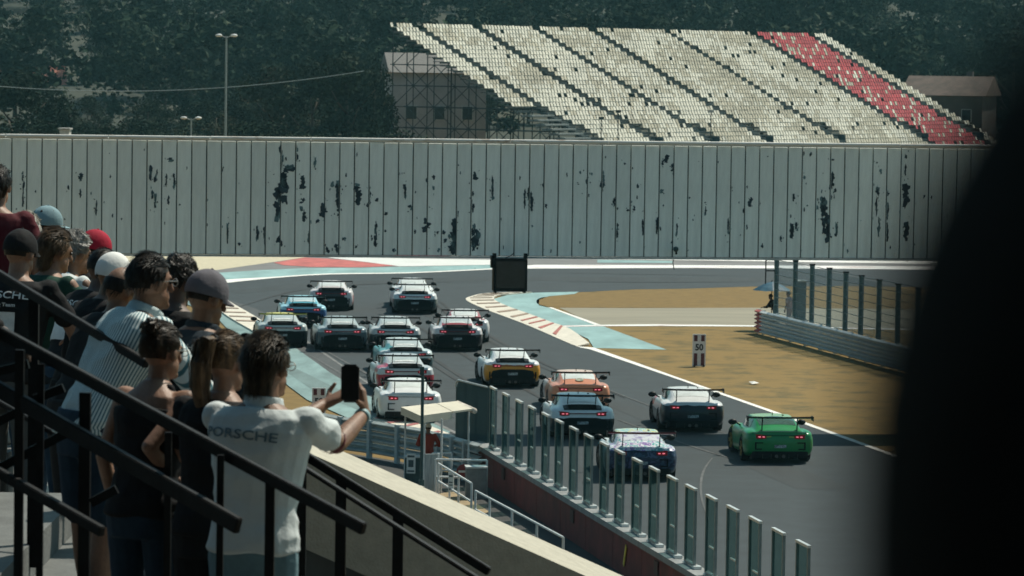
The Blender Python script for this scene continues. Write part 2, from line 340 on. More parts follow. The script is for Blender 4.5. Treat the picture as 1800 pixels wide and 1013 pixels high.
mb = MB(); mb.box(((X0 + X1) / 2, BT - .05, (ZB + ZT) / 2), (X1 - X0, .1, ZT - ZB)); mb.build('rear_wall', PANEL, bridge)
mb = MB(); mb.box(((X0 + X1) / 2, BT / 2 + .03, ZB + .1), (X1 - X0, BT - .3, .16)); mb.build('deck', CONCG, bridge)
mb = MB(); mb.box(((X0 + X1) / 2, BT / 2 + .05, ZT - .02), (X1 - X0, BT - .26, .06)); mb.build('roof', mat('bridge roof sheet', (.45, .44, .40), .6, var=.2, scale=2), bridge)
RUSTW = mat('rusty white rail paint', (.62, .60, .55), .6, col2=(.30, .20, .13), scale=5, lo=.55, hi=.68, detail=10, stretch=(.3, 1, 1))
for i in range(0, int((X1 - X0) / 3.0) + 1):
    mb = MB(); xa = X0 + i * 3.0; mb.tube([(xa, -.02, ZT + .06), (min(xa + 2.98, X1), -.02, ZT + .06 + random.uniform(-.006, .006))], .055, 8); mb.build('top_rail', RUSTW, bridge, smooth=False)
mb = MB(); mb.box(((X0 + X1) / 2, -.02, ZB - .02), (X1 - X0, .07, .06)); mb.build('bottom_trim', mat('dull trim paint', (.40, .42, .40), .6, var=.2, scale=3), bridge)
for xx in (X0 + 1.2, bpx(1880, 300)[0]):
    mb = MB()
    for dy in (.4, BT - .4):
        mb.box((xx, dy, (ZB - .1) / 2), (.5, .4, ZB - .1))
    mb.box((xx, BT / 2, 1.2), (.3, BT - 1.2, .25)); mb.box((xx, BT / 2, 3.4), (.3, BT - 1.2, .25))
    mb.build('support_pillar', CONCG, bridge)
# flakes where the paint has come away: (x, y, w, h) as seen in the photograph
FL = [(264,305,5,18),(274,310,4,16),(273,353,4,18),(268,342,3,10),(299,281,8,4),(292,318,3,16),(306,318,3,22),(296,352,3,10),(142,312,6,10),(169,366,3,20),(40,310,3,12),(41,330,3,16),(40,352,3,20),(141,340,3,10),
(494,277,5,32),(504,297,17,10),(493,330,14,50),(490,362,10,50),(497,322,14,28),(533,320,9,20),(529,328,6,7),(521,271,7,18),(554,287,4,12),(570,371,13,18),(564,377,7,7),(594,330,7,20),(595,352,9,18),(595,369,5,7),(596,379,6,7),(584,324,6,9),(625,330,9,11),(629,342,11,10),(630,353,10,10),(649,336,5,13),(649,350,4,14),(646,361,5,7),(662,352,6,6),(712,336,5,20),(722,365,8,6),(762,312,5,8),(762,331,4,7),(835,309,8,10),(831,342,4,9),(830,362,5,16),(678,376,5,6),(531,354,9,6),(530,367,6,9),(534,382,6,13),
(492,423,10,13),(543,419,5,14),(559,389,6,7),(593,436,8,9),(577,439,9,6),(606,420,5,6),(626,434,4,4),(661,405,4,18),(660,424,5,14),(692,440,5,6),(749,396,9,18),(799,398,9,22),(799,420,12,40),(796,436,8,16),(832,405,7,14),(835,418,12,26),(832,432,6,14),(828,423,4,6),(779,409,7,6),(769,409,4,5),(782,423,5,7),(771,440,4,6),(789,415,4,6),
(934,356,5,28),(929,342,4,16),(922,350,3,30),(1060,320,6,24),(1056,326,4,8),(1171,279,7,11),(1165,286,4,9),(1163,336,6,7),(1182,295,5,10),(1184,306,4,8),(1121,327,4,8),(1079,355,4,10),(1103,370,5,4),(1115,366,4,8),(1040,306,3,6),(1031,320,3,9),(1098,288,4,4),(1020,303,3,6),(865,322,4,18),(866,340,4,20),(955,326,4,6),(960,362,4,6),
(1461,317,9,22),(1459,330,5,8),(1446,362,9,26),(1449,378,10,28),(1436,366,5,9),(1443,350,4,8),(1593,345,12,32),(1591,330,6,10),(1542,337,6,12),(1541,362,3,26),(1560,341,6,9),(1560,371,5,18),(1319,356,7,12),(1307,371,4,8),(1468,335,6,6),(1414,313,4,7),(1412,270,5,8),(1425,271,4,7),(1463,281,6,4),(1456,405,9,40),(1448,398,6,20),(1593,408,8,30),(1560,408,4,30),(1392,406,8,22),(1400,398,5,12),(1545,400,4,26),(1592,275,4,8),(1591,300,4,14),(1548,302,5,8),(1470,404,4,20),(1395,348,4,10),(1340,432,4,8),(1372,420,4,9),
(120,330,3,8),(400,410,3,30),(452,412,4,22),(465,415,4,24),(420,430,4,6),(1085,405,4,20),(1130,400,3,24),(1155,398,4,22),(1190,405,3,20),(1240,372,3,10),(1280,398,3,22),(1285,330,4,6)]
r_ = np.random.default_rng(11)
for _ in range(190):
    k = r_.integers(0, len(seams) - 1)
    FL.append((0, 0, 0, 0, seams[k] + (PW * abs(r_.normal(0, .22)) if r_.random() < .6 else r_.uniform(0, PW)), ZB + .15 + (ZT - ZB - .4) * r_.beta(1.3, 1.6), r_.uniform(.02, .055), r_.uniform(.02, .13)))
mb = MB(); FR_ = []
for q in FL:                    # each flaked area breaks into ragged pieces with crumbs round it
    if len(q) == 4:
        cx_, cz_ = bpx(q[0], q[1]); w, h = q[2] / 59, q[3] / 59
        if h > .16 or w > .13:
            nn = 2 + int(h / .16)
            for t in range(nn):
                FR_.append((cx_ + r_.normal() * w * .15, cz_ + (t / max(1, nn - 1) - .5) * h * .8, w * r_.uniform(.6, 1.15), h / nn * r_.uniform(1.5, 2.4)))
        else: FR_.append((cx_, cz_, w, h))
        for t in range(int(1 + h * 7)):
            FR_.append((cx_ + r_.normal() * (w * .55 + .03), cz_ + r_.normal() * (h * .55 + .04), r_.uniform(.012, .04), r_.uniform(.015, .06)))
    else: FR_.append(q[4:])
for q in FR_:
    cx_, cz_, w, h = q
    k = max(0, min(len(seams) - 2, int((cx_ - X0) / PW))); lo_, hi_ = seams[k] + .022, seams[k + 1] - .022
    if w > .15: lo_, hi_ = lo_ - .02, hi_ + .02
    n = 10 + int(h * 22); a0 = r_.uniform(0, 6.28); sd0 = r_.uniform(0, 50); pts = []
    for j in range(n):
        a = a0 + 2 * math.pi * j / n; rad = 1 + .75 * noise.noise(Vector((math.cos(a) * 2.2 + sd0, math.sin(a) * 2.2, sd0))) + r_.uniform(-.28, .24)
        pts.append((min(max(cx_ + math.cos(a) * w * .56 * rad, lo_), hi_), -.012, cz_ + math.sin(a) * h * .54 * rad))
    c = (min(max(cx_, lo_), hi_), -.012, cz_); m_ = len(mb.v)
    mb.add([c] + pts, [(0, 1 + j, 1 + (j + 1) % n) for j in range(n)], 0 if r_.random() < .8 else 1)
tag(mb.build('bare_metal_patch', [DARKP, mat('grey green undercoat', (.10, .17, .18), .6, var=.3, scale=4)], bridge), kind='stuff')

# screen hung under the bridge
SC = D(896, 482, 118.6)
scr = empty('hanging_screen', (SC.x, SC.y, SC.z - .55), be, 'square black screen cabinet hanging beneath the bridge above the track', 'screen')
mb = MB(); mb.box((0, 0, .53), (1.02, .34, .98)); o = mb.build('cabinet', BLACK, scr)
bb = bmesh.new(); bb.from_mesh(o.data); bmesh.ops.bevel(bb, geom=bb.edges[:], offset=.02, segments=2, affect='EDGES'); bb.to_mesh(o.data); bb.free()
mb = MB(); mb.box((0, -.175, .54), (.86, .03, .80)); mb.build('screen_face', mat('dark display', (.016, .020, .023), .25, var=.2, scale=3), scr)
for sx in (-1, 1):
    mb = MB(); mb.box((sx * .47, 0, 1.09), (.10, .16, .16)); mb.build('hanger', BLACK, scr)
    mb = MB(); mb.box((sx * .44, 0, .02), (.06, .3, .05)); mb.build('foot_rail', BLACK, scr)
mb = MB(); mb.box((-.545, 0, .92), (.06, .24, .36)); mb.build('junction_box', BLACK, scr)
mb = MB(); mb.tube([(-.15, .02, 1.02), (.0, .0, 1.09), (.12, .02, 1.17)], .012, 6); mb.build('cable', BLACK, scr)
# small dome camera on the bridge face with its cable
P = D(1187, 438, 120.1)
sc_ = empty('security_camera', (P.x, P.y, P.z), be, 'small dark dome camera fixed low on the bridge panels', 'camera')
mb = MB(); mb.ell((0, -.09, 0), (.085, .085, .08)); mb.build('dome', TEALSTEEL, sc_, smooth=True)
mb = MB(); mb.box((.0, .0, .03), (.08, .14, .05)); mb.box((.02, -.06, -.11), (.05, .05, .10)); mb.build('bracket', BLACK, sc_)
mb = MB(); mb.tube([(-.05, .03, -.32), (-.06, .03, -.42), (-.04, .03, -.52), (-.02, .03, -.62)], .014, 6); mb.build('cable', BLACK, sc_)

# ------------------------------------------------------------------ far grandstand
TH = R(54); U = Vector((math.cos(TH), math.sin(TH), 0)); V = Vector((-math.sin(TH), math.cos(TH), 0))
F0 = D(990, 247, 368.0); ROWP, ROWH = .80, .405
stand = empty('grandstand', (F0.x, F0.y, 0), TH, 'distant open grandstand of cream seats with a red seated block at its far end', 'grandstand')
def upx(px): q = (px - 900) / FPX; return (q * 368 - F0.x) / (U.x - q * U.y)
R0, R1, L = -6, 25, 79.5
aisles = [4.4] + [upx(x) for x in (1138, 1238, 1333, 1460, 1607, 1705)]
SEATC = mat('cream seat plastic', (.70, .66, .55), .5, var=.12, scale=.35, detail=6)
SEATD = mat('dirty cream seat plastic', (.50, .455, .35), .6, var=.2, scale=.5)
SEATR = mat('red seat plastic', (.50, .075, .08), .5, var=.25, scale=.5)
STEPC = mat('dark stand steps', (.055, .075, .075), .8, var=.3, scale=.6)
mb = MB()
for r0 in range(R0, R1 + 1):
    z = F0.z + r0 * ROWH; y = r0 * ROWP
    mb.box((L / 2, y + ROWP / 2, z - ROWH / 2 - .02), (L, ROWP - .02, .06 + ROWH * .0)); mb.box((L / 2, y + .02, z - ROWH * .75), (L, .04, ROWH * .5))
mb.build('stepped_deck', STEPC, stand)
for a in aisles:
    mb = MB()
    for r0 in range(R0, R1 + 1): mb.box((a, r0 * ROWP + .15, F0.z + r0 * ROWH - ROWH * .25), (1.15, .83, ROWH * .5))
    mb.build('aisle_stairs', STEPC, stand)
sv, sf, sm = [], [], []
r_ = np.random.default_rng(5)
def seat(x, y, z, m):
    w = .20 * r_.uniform(.92, 1.04); k = len(sv); b = r_.uniform(-.02, .02); ht = .39 * r_.uniform(.9, 1.06)
    # pan (front lip + top) and reclined back with thickness
    sv.extend([(x - w, y + .08, z + .16), (x + w, y + .08, z + .16), (x + w, y + .06, z + .24), (x - w, y + .06, z + .24), (x + w, y + .42, z + .22), (x - w, y + .42, z + .22),
               (x + w * .92, y + .59 + b, z + .22 + ht), (x - w * .92, y + .59 + b, z + .22 + ht), (x + w * .92, y + .64 + b, z + .21 + ht), (x - w * .92, y + .64 + b, z + .21 + ht)])
    for f in ((0, 1, 2, 3), (3, 2, 4, 5), (5, 4, 6, 7), (7, 6, 8, 9)): sf.append(tuple(i + k for i in f)); sm.append(m)
for r0 in range(R0, R1 + 1):
    z = F0.z + r0 * ROWH - .02; y = r0 * ROWP
    start = .4 + (4.6 if r0 <= 6 else 0) + max(0, (5 - r0)) * .12
    x = start
    while x < L - .3:
        gap = .75 + (1.3 if r0 in (-1, 0, 1, 2) else 0)
        if any(-.62 < x - a < gap for a in aisles): x += .25; continue
        sec = sum(x > a for a in aisles)
        if r_.random() > .02:
            n_ = noise.noise(Vector((x * .12, y * .25, 3)))
            red = sec == 6 and (r_.random() < .80) or sec == 5 and (x - aisles[5]) / (aisles[6] - aisles[5]) + noise.noise(Vector((x * .25, y * .35, 9))) * .55 > .70 and r_.random() < .75
            seat(x, y, z, 2 if red else (1 if n_ + r_.normal() * .25 > (.22 if sec < 3 else -.02) else 0))
        x += .50
me = bpy.data.meshes.new('seat'); me.from_pydata(sv, [], sf)
for m_ in (SEATC, SEATD, SEATR): me.materials.append(m_)
me.polygons.foreach_set('material_index', sm); me.update()
tag(obj('seat', me, stand), kind='stuff')
# open vomitory gates at the foot of each aisle
for a in aisles[1:]:
    mb = MB(); z = F0.z - .3
    mb.box((a + 1.1, -.1, z), (.12, 1.4, .9)); mb.box((a + .4, .55, z + .36), (2.4, .08, .16)); mb.box((a + .2, 1.3, z + .80), (2.2, .08, .12)); mb.build('entrance_frame', STEPC, stand)
# scaffold under the left end and the back
SCAF = mat('scaffold tube', (.022, .035, .036), .6, var=.3, scale=3)
pc, bc = {}, {}
def pole(p0, p1, nm, r=.055):
    mb = MB(); mb.tube([p0, p1], r, 6); mb.build(nm, SCAF, stand)
ny = 11
for xx in (0, 2.2):
    for j in range(ny):
        y = R0 * ROWP + j * (R1 - R0) * ROWP / (ny - 1); zt = F0.z + (y / ROWP) * ROWH - .1
        if zt > .4: pole((xx, y, -.05), (xx, y, zt), 'scaffold_post')
    for z in (2.4, 4.4, 6.4, 8.4, 10.4, 12.4):
        y0 = (z - F0.z) / ROWH * ROWP
        pole((xx, max(y0, R0 * ROWP), z), (xx, R1 * ROWP + .3, z), 'scaffold_ledger', .05)
    for j in range(ny - 1):
        ya = R0 * ROWP + j * (R1 - R0) * ROWP / (ny - 1); yb = ya + (R1 - R0) * ROWP / (ny - 1); zm = F0.z + ya / ROWP * ROWH
        for lv in range(0, 7):
            za = .4 + lv * 2.0
            if za + 2 < zm + .9: pole((xx, ya if (j + lv) % 2 else yb, za), (xx, yb if (j + lv) % 2 else ya, za + 2.0), 'scaffold_brace', .04)
for xx in range(6, 76, 6):
    for j in (3, 6, 9):
        y = R0 * ROWP + j * (R1 - R0) * ROWP / (ny - 1); pole((xx, y, -.05), (xx, y, F0.z + (y / ROWP) * ROWH - .3), 'scaffold_post', .08)
# side staircase at the front left corner
mb = MB()
for k in range(7):
    mb.box((2.6, -.4 + k * .8, F0.z - .25 + k * .405), (4.2 - k * .1, .50, .15))
mb.build('side_steps', mat('side step board', (.30, .32, .30), .8, var=.2, scale=2), stand)
# ------------------------------------------------------------------ hills, trees, buildings behind
LEAFS = [mat('leaf %s' % n, c, .85, var=.3, scale=.35, detail=4, spec=.03) for n, c in (('dark', (.013, .022, .014)), ('mid', (.022, .035, .021)), ('grey', (.060, .072, .050)), ('dry', (.065, .055, .033)))]
BARK = mat('bark', (.06, .045, .03), .9, var=.3, scale=5, bump=.5)
nx, nyy = 60, 36; mb = MB()
def hill_z(x, y):
    t = max(0, (y - 470) / 700); return 62 * (1 - math.exp(-(t * 1.5) ** 1.3)) + 6 * t * noise.noise(Vector((x * .006, y * .006, 1))) * 2 - .05
vs_ = []
for j in range(nyy + 1):
    for i in range(nx + 1):
        y = 440 + 1000 * (j / nyy) ** 1.3; x = (i / nx - .5) * (500 + y * .9); vs_.append((x, y, hill_z(x, y)))
mb.add(vs_, [(j * (nx + 1) + i, j * (nx + 1) + i + 1, (j + 1) * (nx + 1) + i + 1, (j + 1) * (nx + 1) + i) for j in range(nyy) for i in range(nx)])
tag(mb.build('hill', mat('hill scrub', (.014, .021, .014), .95, col2=(.040, .042, .025), scale=.03, detail=12), smooth=True), kind='structure')

def crown(seed, kind):
    r_ = np.random.default_rng(seed); mb = MB(); blobs = []
    h, w = (1.0, .36) if kind == 0 else ((1.0, .44) if kind == 1 else (1.0, .62))
    base = .20 if kind < 2 else .05
    for k in range(16 if kind < 2 else 12):
        t = r_.uniform(0, 1); prof = math.sin(math.pi * min(.97, .12 + t * .85)) ** .7
        a = r_.uniform(0, 6.28); rr = w * prof * r_.uniform(.15, .8)
        blobs.append((math.cos(a) * rr, math.sin(a) * rr, base + (1 - base) * (t * .82 + .06), r_.uniform(.10, .19) * (1.15 if kind == 2 else 1)))
    for bx, by, bz, br in blobs:
        mi = int(r_.choice([0, 1, 1, 2], p=[.4, .25, .15, .2]))
        for q in range(170):
            d = r_.normal(size=3); d /= np.linalg.norm(d); rad = br * r_.uniform(.55, 1.12)
            c = np.array((bx, by, bz)) + d * rad * np.array((1, 1, .8))
            n = d + r_.normal(size=3) * .7; n /= np.linalg.norm(n)
            t1 = np.cross(n, r_.normal(size=3)); t1 /= np.linalg.norm(t1); t2 = np.cross(n, t1); s = r_.uniform(.011, .028)
            m2 = mi if r_.random() < .8 else 1
            mb.add([c - t1 * s, c + t2 * s * .6 + n * s * .25, c + t1 * s, c - t2 * s * .6 + n * s * .25], [(0, 1, 2, 3)], m2)
    return mb
CROWNS = [(k % 3, crown(50 + k, k % 3)) for k in range(9)]
TM = [LEAFS[0], LEAFS[1], LEAFS[2]]; TM2 = [LEAFS[1], LEAFS[2], LEAFS[3]]
crown_me = [(k, c.mesh('crown', TM)) for k, c in CROWNS] + [(k, c.mesh('crown', TM2)) for k, c in CROWNS[:6]]
trunks = []
for s in range(3):
    r_ = np.random.default_rng(s); mb = MB(); mb.tube([(0, 0, -.02), (.01, 0, .2), (.0, .02, .45), (.02, 0, .75)], [.03, .022, .014, .005], 7)
    for q in range(5):
        a = r_.uniform(0, 6.28); z = r_.uniform(.22, .5); mb.tube([(0, .01, z), (math.cos(a) * .12, math.sin(a) * .12, z + .10), (math.cos(a) * .22, math.sin(a) * .22, z + .22)], [.012, .007, .003], 5)
    trunks.append(mb.mesh('trunk', BARK, True))
def tree(name, loc, h, w, var, label, group):
    t = empty(name, loc, random.uniform(0, 6.28), label, 'tree' if name != 'bush' else 'bush', group); t.scale = (h * w, h * w, h)
    obj('crown', crown_me[var % len(crown_me)][1], t); obj('trunk', trunks[var % 3], t); return t
def ground_at(px, dep):
    p = D(px, 300, dep); return Vector((p.x, dep, max(-.05, hill_z(p.x, dep))))
spec = []   # px, depth, top py, width factor, variant, label
big = [(30, 345, 128, 1.15, 1, 'large dark tree at the left end behind the bridge'), (95, 352, 158, .9, 4, 'dark rounded tree beside the large one at the left end'),
       (-60, 350, 110, 1.1, 7, 'dark tree at the far left edge'), (610, 372, 96, 1.05, 4, 'tall dark tree left of the scaffold end of the grandstand'),
       (545, 380, 110, 1.0, 1, 'broad dark tree left of the tall one by the grandstand'), (655, 372, 120, .75, 7, 'dark tree touching the scaffold of the grandstand'),
       (480, 385, 118, 1.0, 10, 'mid green tree between the lamp mast and the broad dark tree'), (1775, 470, 60, 1.2, 1, 'dark tree to the right of the far house'), (1690, 520, 70, 1.0, 4, 'tree behind the far house'), (1600, 500, 80, 1.0, 9, 'tree beside the top of the red seats')]
for px, dep, py, w, v, lab in big:
    g = ground_at(px, dep); top = D(px, py, dep).z; tree('tree', g, (top - g.z) * 1.03, w, v, lab, None)
rr = np.random.default_rng(21)
for k in range(34):
    px = rr.uniform(105, 520); dep = rr.uniform(385, 450); py = rr.uniform(170, 214); g = ground_at(px, dep); top = D(px, py, dep).z
    tree('tree', g, top - g.z, rr.uniform(.9, 1.5), int(rr.integers(0, 15)), 'one of the small scrubby trees in a band behind the bridge on the left', 'scrubby trees behind the bridge')
for k in range(26):
    px = -20 + k * 29 + rr.uniform(-10, 10); dep = rr.uniform(330, 344); g = ground_at(px, dep); top = D(px, rr.uniform(206, 226), dep).z
    tree('bush', g, top - g.z, rr.uniform(1.3, 1.9), int(rr.choice([2, 5, 8, 11, 14])), 'one of the bushes in a low hedge just behind the bridge', 'hedge bushes behind the bridge')
for k in range(120):
    px = rr.uniform(-150, 1950); dep = rr.uniform(480, 760); g = ground_at(px, dep); h = rr.uniform(7, 13)
    tree('tree', g, h, rr.uniform(.8, 1.3), int(rr.integers(0, 15)), 'one of the trees scattered over the hillside behind', 'trees on the hillside')
# the wood above: one mass nobody could count
mb = MB(); base = [c for k, c in CROWNS]
me_ = bpy.data.meshes.new('far_wood')
vv, ff, mm = [], [], []
for k in range(700):
    y = 480 + 760 * rr.beta(1.0, 1.6); x = rr.uniform(-.17, .17) * y * 1.1; z = hill_z(x, y); h = rr.uniform(8, 15); c = base[int(rr.integers(0, 9))]; off = len(vv); a = rr.uniform(0, 6.28); ca, sa = math.cos(a), math.sin(a); w = rr.uniform(.9, 1.4)
    step = 5; cnt = len(c.f) // step
    for q in range(cnt):
        f = c.f[q * step]; cen = [sum(c.v[i][t] for i in f) / 4 for t in range(3)]
        o4 = len(vv)
        for i in f:
            p = [cen[t] + (c.v[i][t] - cen[t]) * 1.8 for t in range(3)]
            vv.append((x + (p[0] * ca - p[1] * sa) * h * w, y + (p[0] * sa + p[1] * ca) * h * w, z + p[2] * h))
        ff.append((o4, o4 + 1, o4 + 2, o4 + 3)); mm.append(c.m[q * step])
me_.from_pydata(vv, [], ff)
for m_ in TM: me_.materials.append(m_)
me_.polygons.foreach_set('material_index', mm); me_.update()
tag(obj('far_wood', me_), 'dense dark wood covering the hillside at the back', 'wood', None, 'stuff')

def house(name, px, py_eave, dep, w, d, wall_h, roof_h, rz, wallm, roofm, label):
    p = D(px, py_eave, dep); e = empty(name, (p.x, p.y, p.z - wall_h), rz, label, 'house')
    mb = MB(); mb.box((0, 0, wall_h / 2 - 3), (w, d, wall_h + 6)); mb.build('wall', wallm, e)
    mb = MB(); o = .5
    mb.prism([(-w / 2 - o, -d / 2 - o, wall_h), (0 - w / 2 - o, 0, wall_h + roof_h), (-w / 2 - o, d / 2 + o, wall_h)], (w + 2 * o, 0, 0)); rf = mb.build('roof', roofm, e, fix=True)
    mb = MB(); mb.box((w * .22, d * .12, wall_h + roof_h * .95), (.7, .7, 1.3)); mb.build('chimney', wallm, rf)
    for i in range(3):
        f = MB(); f.box((-w * .3 + i * w * .3, -d / 2 - .02, wall_h * .55), (1.2, .12, 1.5)); fo = f.build('window', mat('house window frame', (.5, .48, .44), .6), e)
        g = MB(); g.box((-w * .3 + i * w * .3, -d / 2 - .09, wall_h * .55), (1.0, .03, 1.3)); g.build('pane', mat('dark pane', (.02, .03, .035), .15), fo)
    return e
WALLH = mat('old render', (.10, .085, .075), .9, var=.2, scale=.6); ROOFH = mat('clay roof tile', (.11, .075, .058), .9, var=.3, scale=.8)
house('house', 1672, 168, 455, 9, 7, 5.0, 2.2, R(-20), WALLH, ROOFH, 'old house with pitched clay roof beyond the red seats')
house('house', 40, 150, 560, 11, 8, 5, 3, R(10), WALLH, mat('red roof tile', (.34, .13, .09), .9, var=.2, scale=.6), 'house with red roof showing above the trees at the far left')
house('house', 322, 146, 620, 7, 6, 4, 2, R(-15), WALLH, ROOFH, 'small house with brown roof up on the wooded hillside')
house('building', 765, 128, 408, 9.5, 8, 9.0, 2.0, R(8), mat('pale pinkish render', (.42, .38, .36), .9, var=.15, scale=.5), mat('dull grey roof', (.16, .15, .14), .9, var=.2), 'pale building standing behind the scaffold end of the grandstand')
# lamp mast, small lamp, cable
def lamp(px, ytop, dep, r, label, heads):
    p = D(px, ytop, dep); e = empty('street_lamp', (p.x, p.y, -.05), 0, label, 'lamp post')
    mb = MB(); mb.tube([(0, 0, 0), (0, 0, p.z * .5), (0, 0, p.z)], [r * 1.2, r, r * .8], 8); mb.build('pole', mat('grey lamp pole', (.26, .30, .29), .6, var=.15, scale=2), e)
    for sx in heads:
        mb = MB(); mb.tube([(0, 0, p.z - .1), (sx * .35, 0, p.z + .02)], .03, 6); mb.build('arm', STEELW, e)
        mb = MB(); mb.ell((sx * .48, 0, p.z + .03), (.22, .15, .10)); mb.build('lamp_head', mat('pale lamp head', (.7, .7, .68), .5), e)
lamp(398, 62, 250, .075, 'tall slim grey lamp mast standing behind the bridge', (-1, 1))
lamp(336, 207, 262, .06, 'short double headed lamp just above the bridge top', (-1, 1))
ce = MB(); a_, b_ = D(-200, 128, 330), D(640, 125, 330)
ce.tube([a_.lerp(b_, t) + Vector((0, 0, -1.6 * 4 * t * (1 - t))) for t in np.linspace(0, 1, 25)], .035, 5)
tag(ce.build('overhead_cable', mat('pale cable', (.32, .36, .35), .7)), 'pale overhead cable sagging in front of the wooded hillside', 'cable')
for px, py, dep, w, h, lab in ((115, 228, 300, .7, .9, 'small pale hut top behind the bridge near the left trees'),):
    p = D(px, py, dep); e = empty('shed', (p.x, p.y, 0), 0, lab, 'shed')
    mb = MB(); mb.box((0, 0, (p.z) / 2), (w, 1.6, p.z)); mb.build('wall', mat('pale hut wall', (.5, .5, .46), .8), e)
    mb = MB(); mb.box((0, 0, p.z + .06), (w + .2, 1.8, .12)); mb.build('roof', mat('hut roof', (.35, .34, .32), .8), e)

for px, py, dep, lab in ((1057, 208, 362, 'thin dark post in front of the lower left grandstand seats'), (1087, 196, 362, 'thin dark post with a small box near the second aisle of the grandstand'), (1250, 196, 372, 'thin dark post in front of the middle of the grandstand')):
    p = D(px, py, dep); e = empty('post', (p.x, p.y, 0), 0, lab, 'post'); mb = MB(); mb.tube([(0, 0, 0), (0, 0, p.z)], .05, 6); mb.build('shaft', SCAF, e); mb = MB(); mb.box((0, -.1, p.z), (.5, .2, .25)); mb.build('head_box', STEELW if px > 1240 else SCAF, e)
# ------------------------------------------------------------------ guard rails
def wbeam(mb, p0, p1, zc, hh, out, mi=0):
    """corrugated rail: profile swept between two ground points; out = unit vector to the face side"""
    prof = [(0, -.5), (.018, -.46), (.115, -.32), (.115, -.20), (.0, -.05), (.0, .05), (.115, .20), (.115, .32), (.018, .46), (0, .5)]
    back = [(q[0] - .02, q[1]) for q in reversed(prof)]
    ring = lambda p: [Vector((p[0], p[1], 0)) + out * a + Vector((0, 0, zc + b * hh)) for a, b in prof + back]
    mb.loft([ring(p0), ring(p1)], mi=mi)
def guard_rail(pts, rows, zs, hh, label, out_side, post_every, red_end=False, posts_front=False, mats=None, pm=None):
    e = empty('guard_rail', (pts[0].x, pts[0].y, 0), 0, label, 'guard rail')
    tot = 0
    for i in range(len(pts) - 1):
        a, b = pts[i], pts[i + 1]; d = (b - a); ln = d.length; d.normalize(); out = Vector((d.y, -d.x, 0)) * out_side
        n = max(1, round(ln / post_every))
        for k in range(n):
            p0, p1 = a + d * (ln * k / n), a + d * (ln * (k + 1) / n - .02)
            for zc in zs:
                dz = random.uniform(-.008, .008); mb = MB(); wbeam(mb, p0, p1, zc + dz, hh, out)
                mb.build('rail_beam', REDP if (red_end and i == 0 and k == 0) else (mats or STEELW), e, world=True, fix=True)
            mb = MB(); q = p0 + out * (.11 if posts_front else -.09); top = zs[-1] + hh * .55
            mb.box((q.x, q.y, top / 2 - .03), (.14, .12, top + .06), rz=math.atan2(d.y, d.x)); mb.build('post', pm or STEELW, e, world=True)
    return e
RA, RB = G(1330, 586), G(1575, 652); rd = (RB - RA).normalized()
ends = RA + rd * .75
guard_rail([RA, ends, RA + rd * 26], 3, [.20, .52, .84], .31, 'white corrugated guard rail with a red end beside the dry grass on the right', 1, 2.1, red_end=True)
def rail_pt(px, off):
    """ground point on the line behind the right guard rail that shows at photo column px"""
    n_ = Vector((rd.y, -rd.x, 0)); o = RA - n_ * off
    lo, hi = -40.0, 60.0
    t = 0
    for _ in range(60):
        m_ = (lo + hi) / 2; p = o + rd * m_; v = p - CAM; pxx = CX + FPX * v.dot(_r) / v.dot(_f)
        if pxx < px: lo = m_
        else: hi = m_
    return o + rd * m_
fence = empty('debris_fence', rail_pt(1363, .35), 0, 'tall grey green debris fence of posts and wire behind the right guard rail', 'fence')
FP = mat('grey green fence post', (.050, .110, .125), .55, metal=.2, var=.2, scale=5)
WIRE = mat('fence wire', (.10, .15, .15), .5, metal=.4, var=.2)
MESHM = glass('fine fence mesh', (.30, .35, .37), .80, .8, (.93, .96, .97))
cols = [1363, 1396, 1425.5, 1455.5, 1484.5, 1512, 1543.5, 1577, 1612, 1650, 1690]; fps = [rail_pt(x, .35) for x in cols]
for i, p in enumerate(fps):
    h = 3.25 - .02 * i; rz = math.atan2(rd.y, rd.x)
    mb = MB(); mb.box((p.x, p.y, h / 2), (.13, .17, h), rz=rz); po = mb.build('post', FP, fence, world=True)
    mb = MB(); mb.box((p.x, p.y, h + .03), (.17, .2, .06), rz=rz); mb.build('post_cap', BLACK, po, world=False) if False else mb.build('post_cap', BLACK, fence, world=True)
    if i < len(fps) - 1:
        q = fps[i + 1]; a = p.lerp(q, .06); b = p.lerp(q, .94)
        mb = MB(); n_ = Vector((rd.y, -rd.x, 0)) * .012
        mb.prism([Vector((a.x, a.y, .95)) - n_ / 2, Vector((b.x, b.y, .95)) - n_ / 2, Vector((b.x, b.y, h - .1)) - n_ / 2, Vector((a.x, a.y, h - .1)) - n_ / 2], n_); mb.build('mesh_panel', MESHM, fence, world=True)
        for k in range(8):
            z = 1.0 + k * .31; mb = MB(); s = random.uniform(-.03, .03); n2 = Vector((rd.y, -rd.x, 0)) * .07
            mb.tube([p + n2 + Vector((0, 0, z)), p.lerp(q, .5) + n2 + Vector((0, 0, z + s)), q + n2 + Vector((0, 0, z))], .013, 5); mb.build('fence_wire', WIRE, fence, world=True)
# sign bracket on the first post
p = fps[0]; bx = D(1346, 480, p.y)
mb = MB()
for z0, z1, a, b in ((3.15, 3.15, bx.x, p.x), (2.7, 2.7, bx.x, p.x), (2.15, 3.15, bx.x, bx.x)):
    mb.tube([(a, p.y, z0), (b, p.y, z1)], .03, 6)
mb.build('bracket', STEELD, fence, world=True)
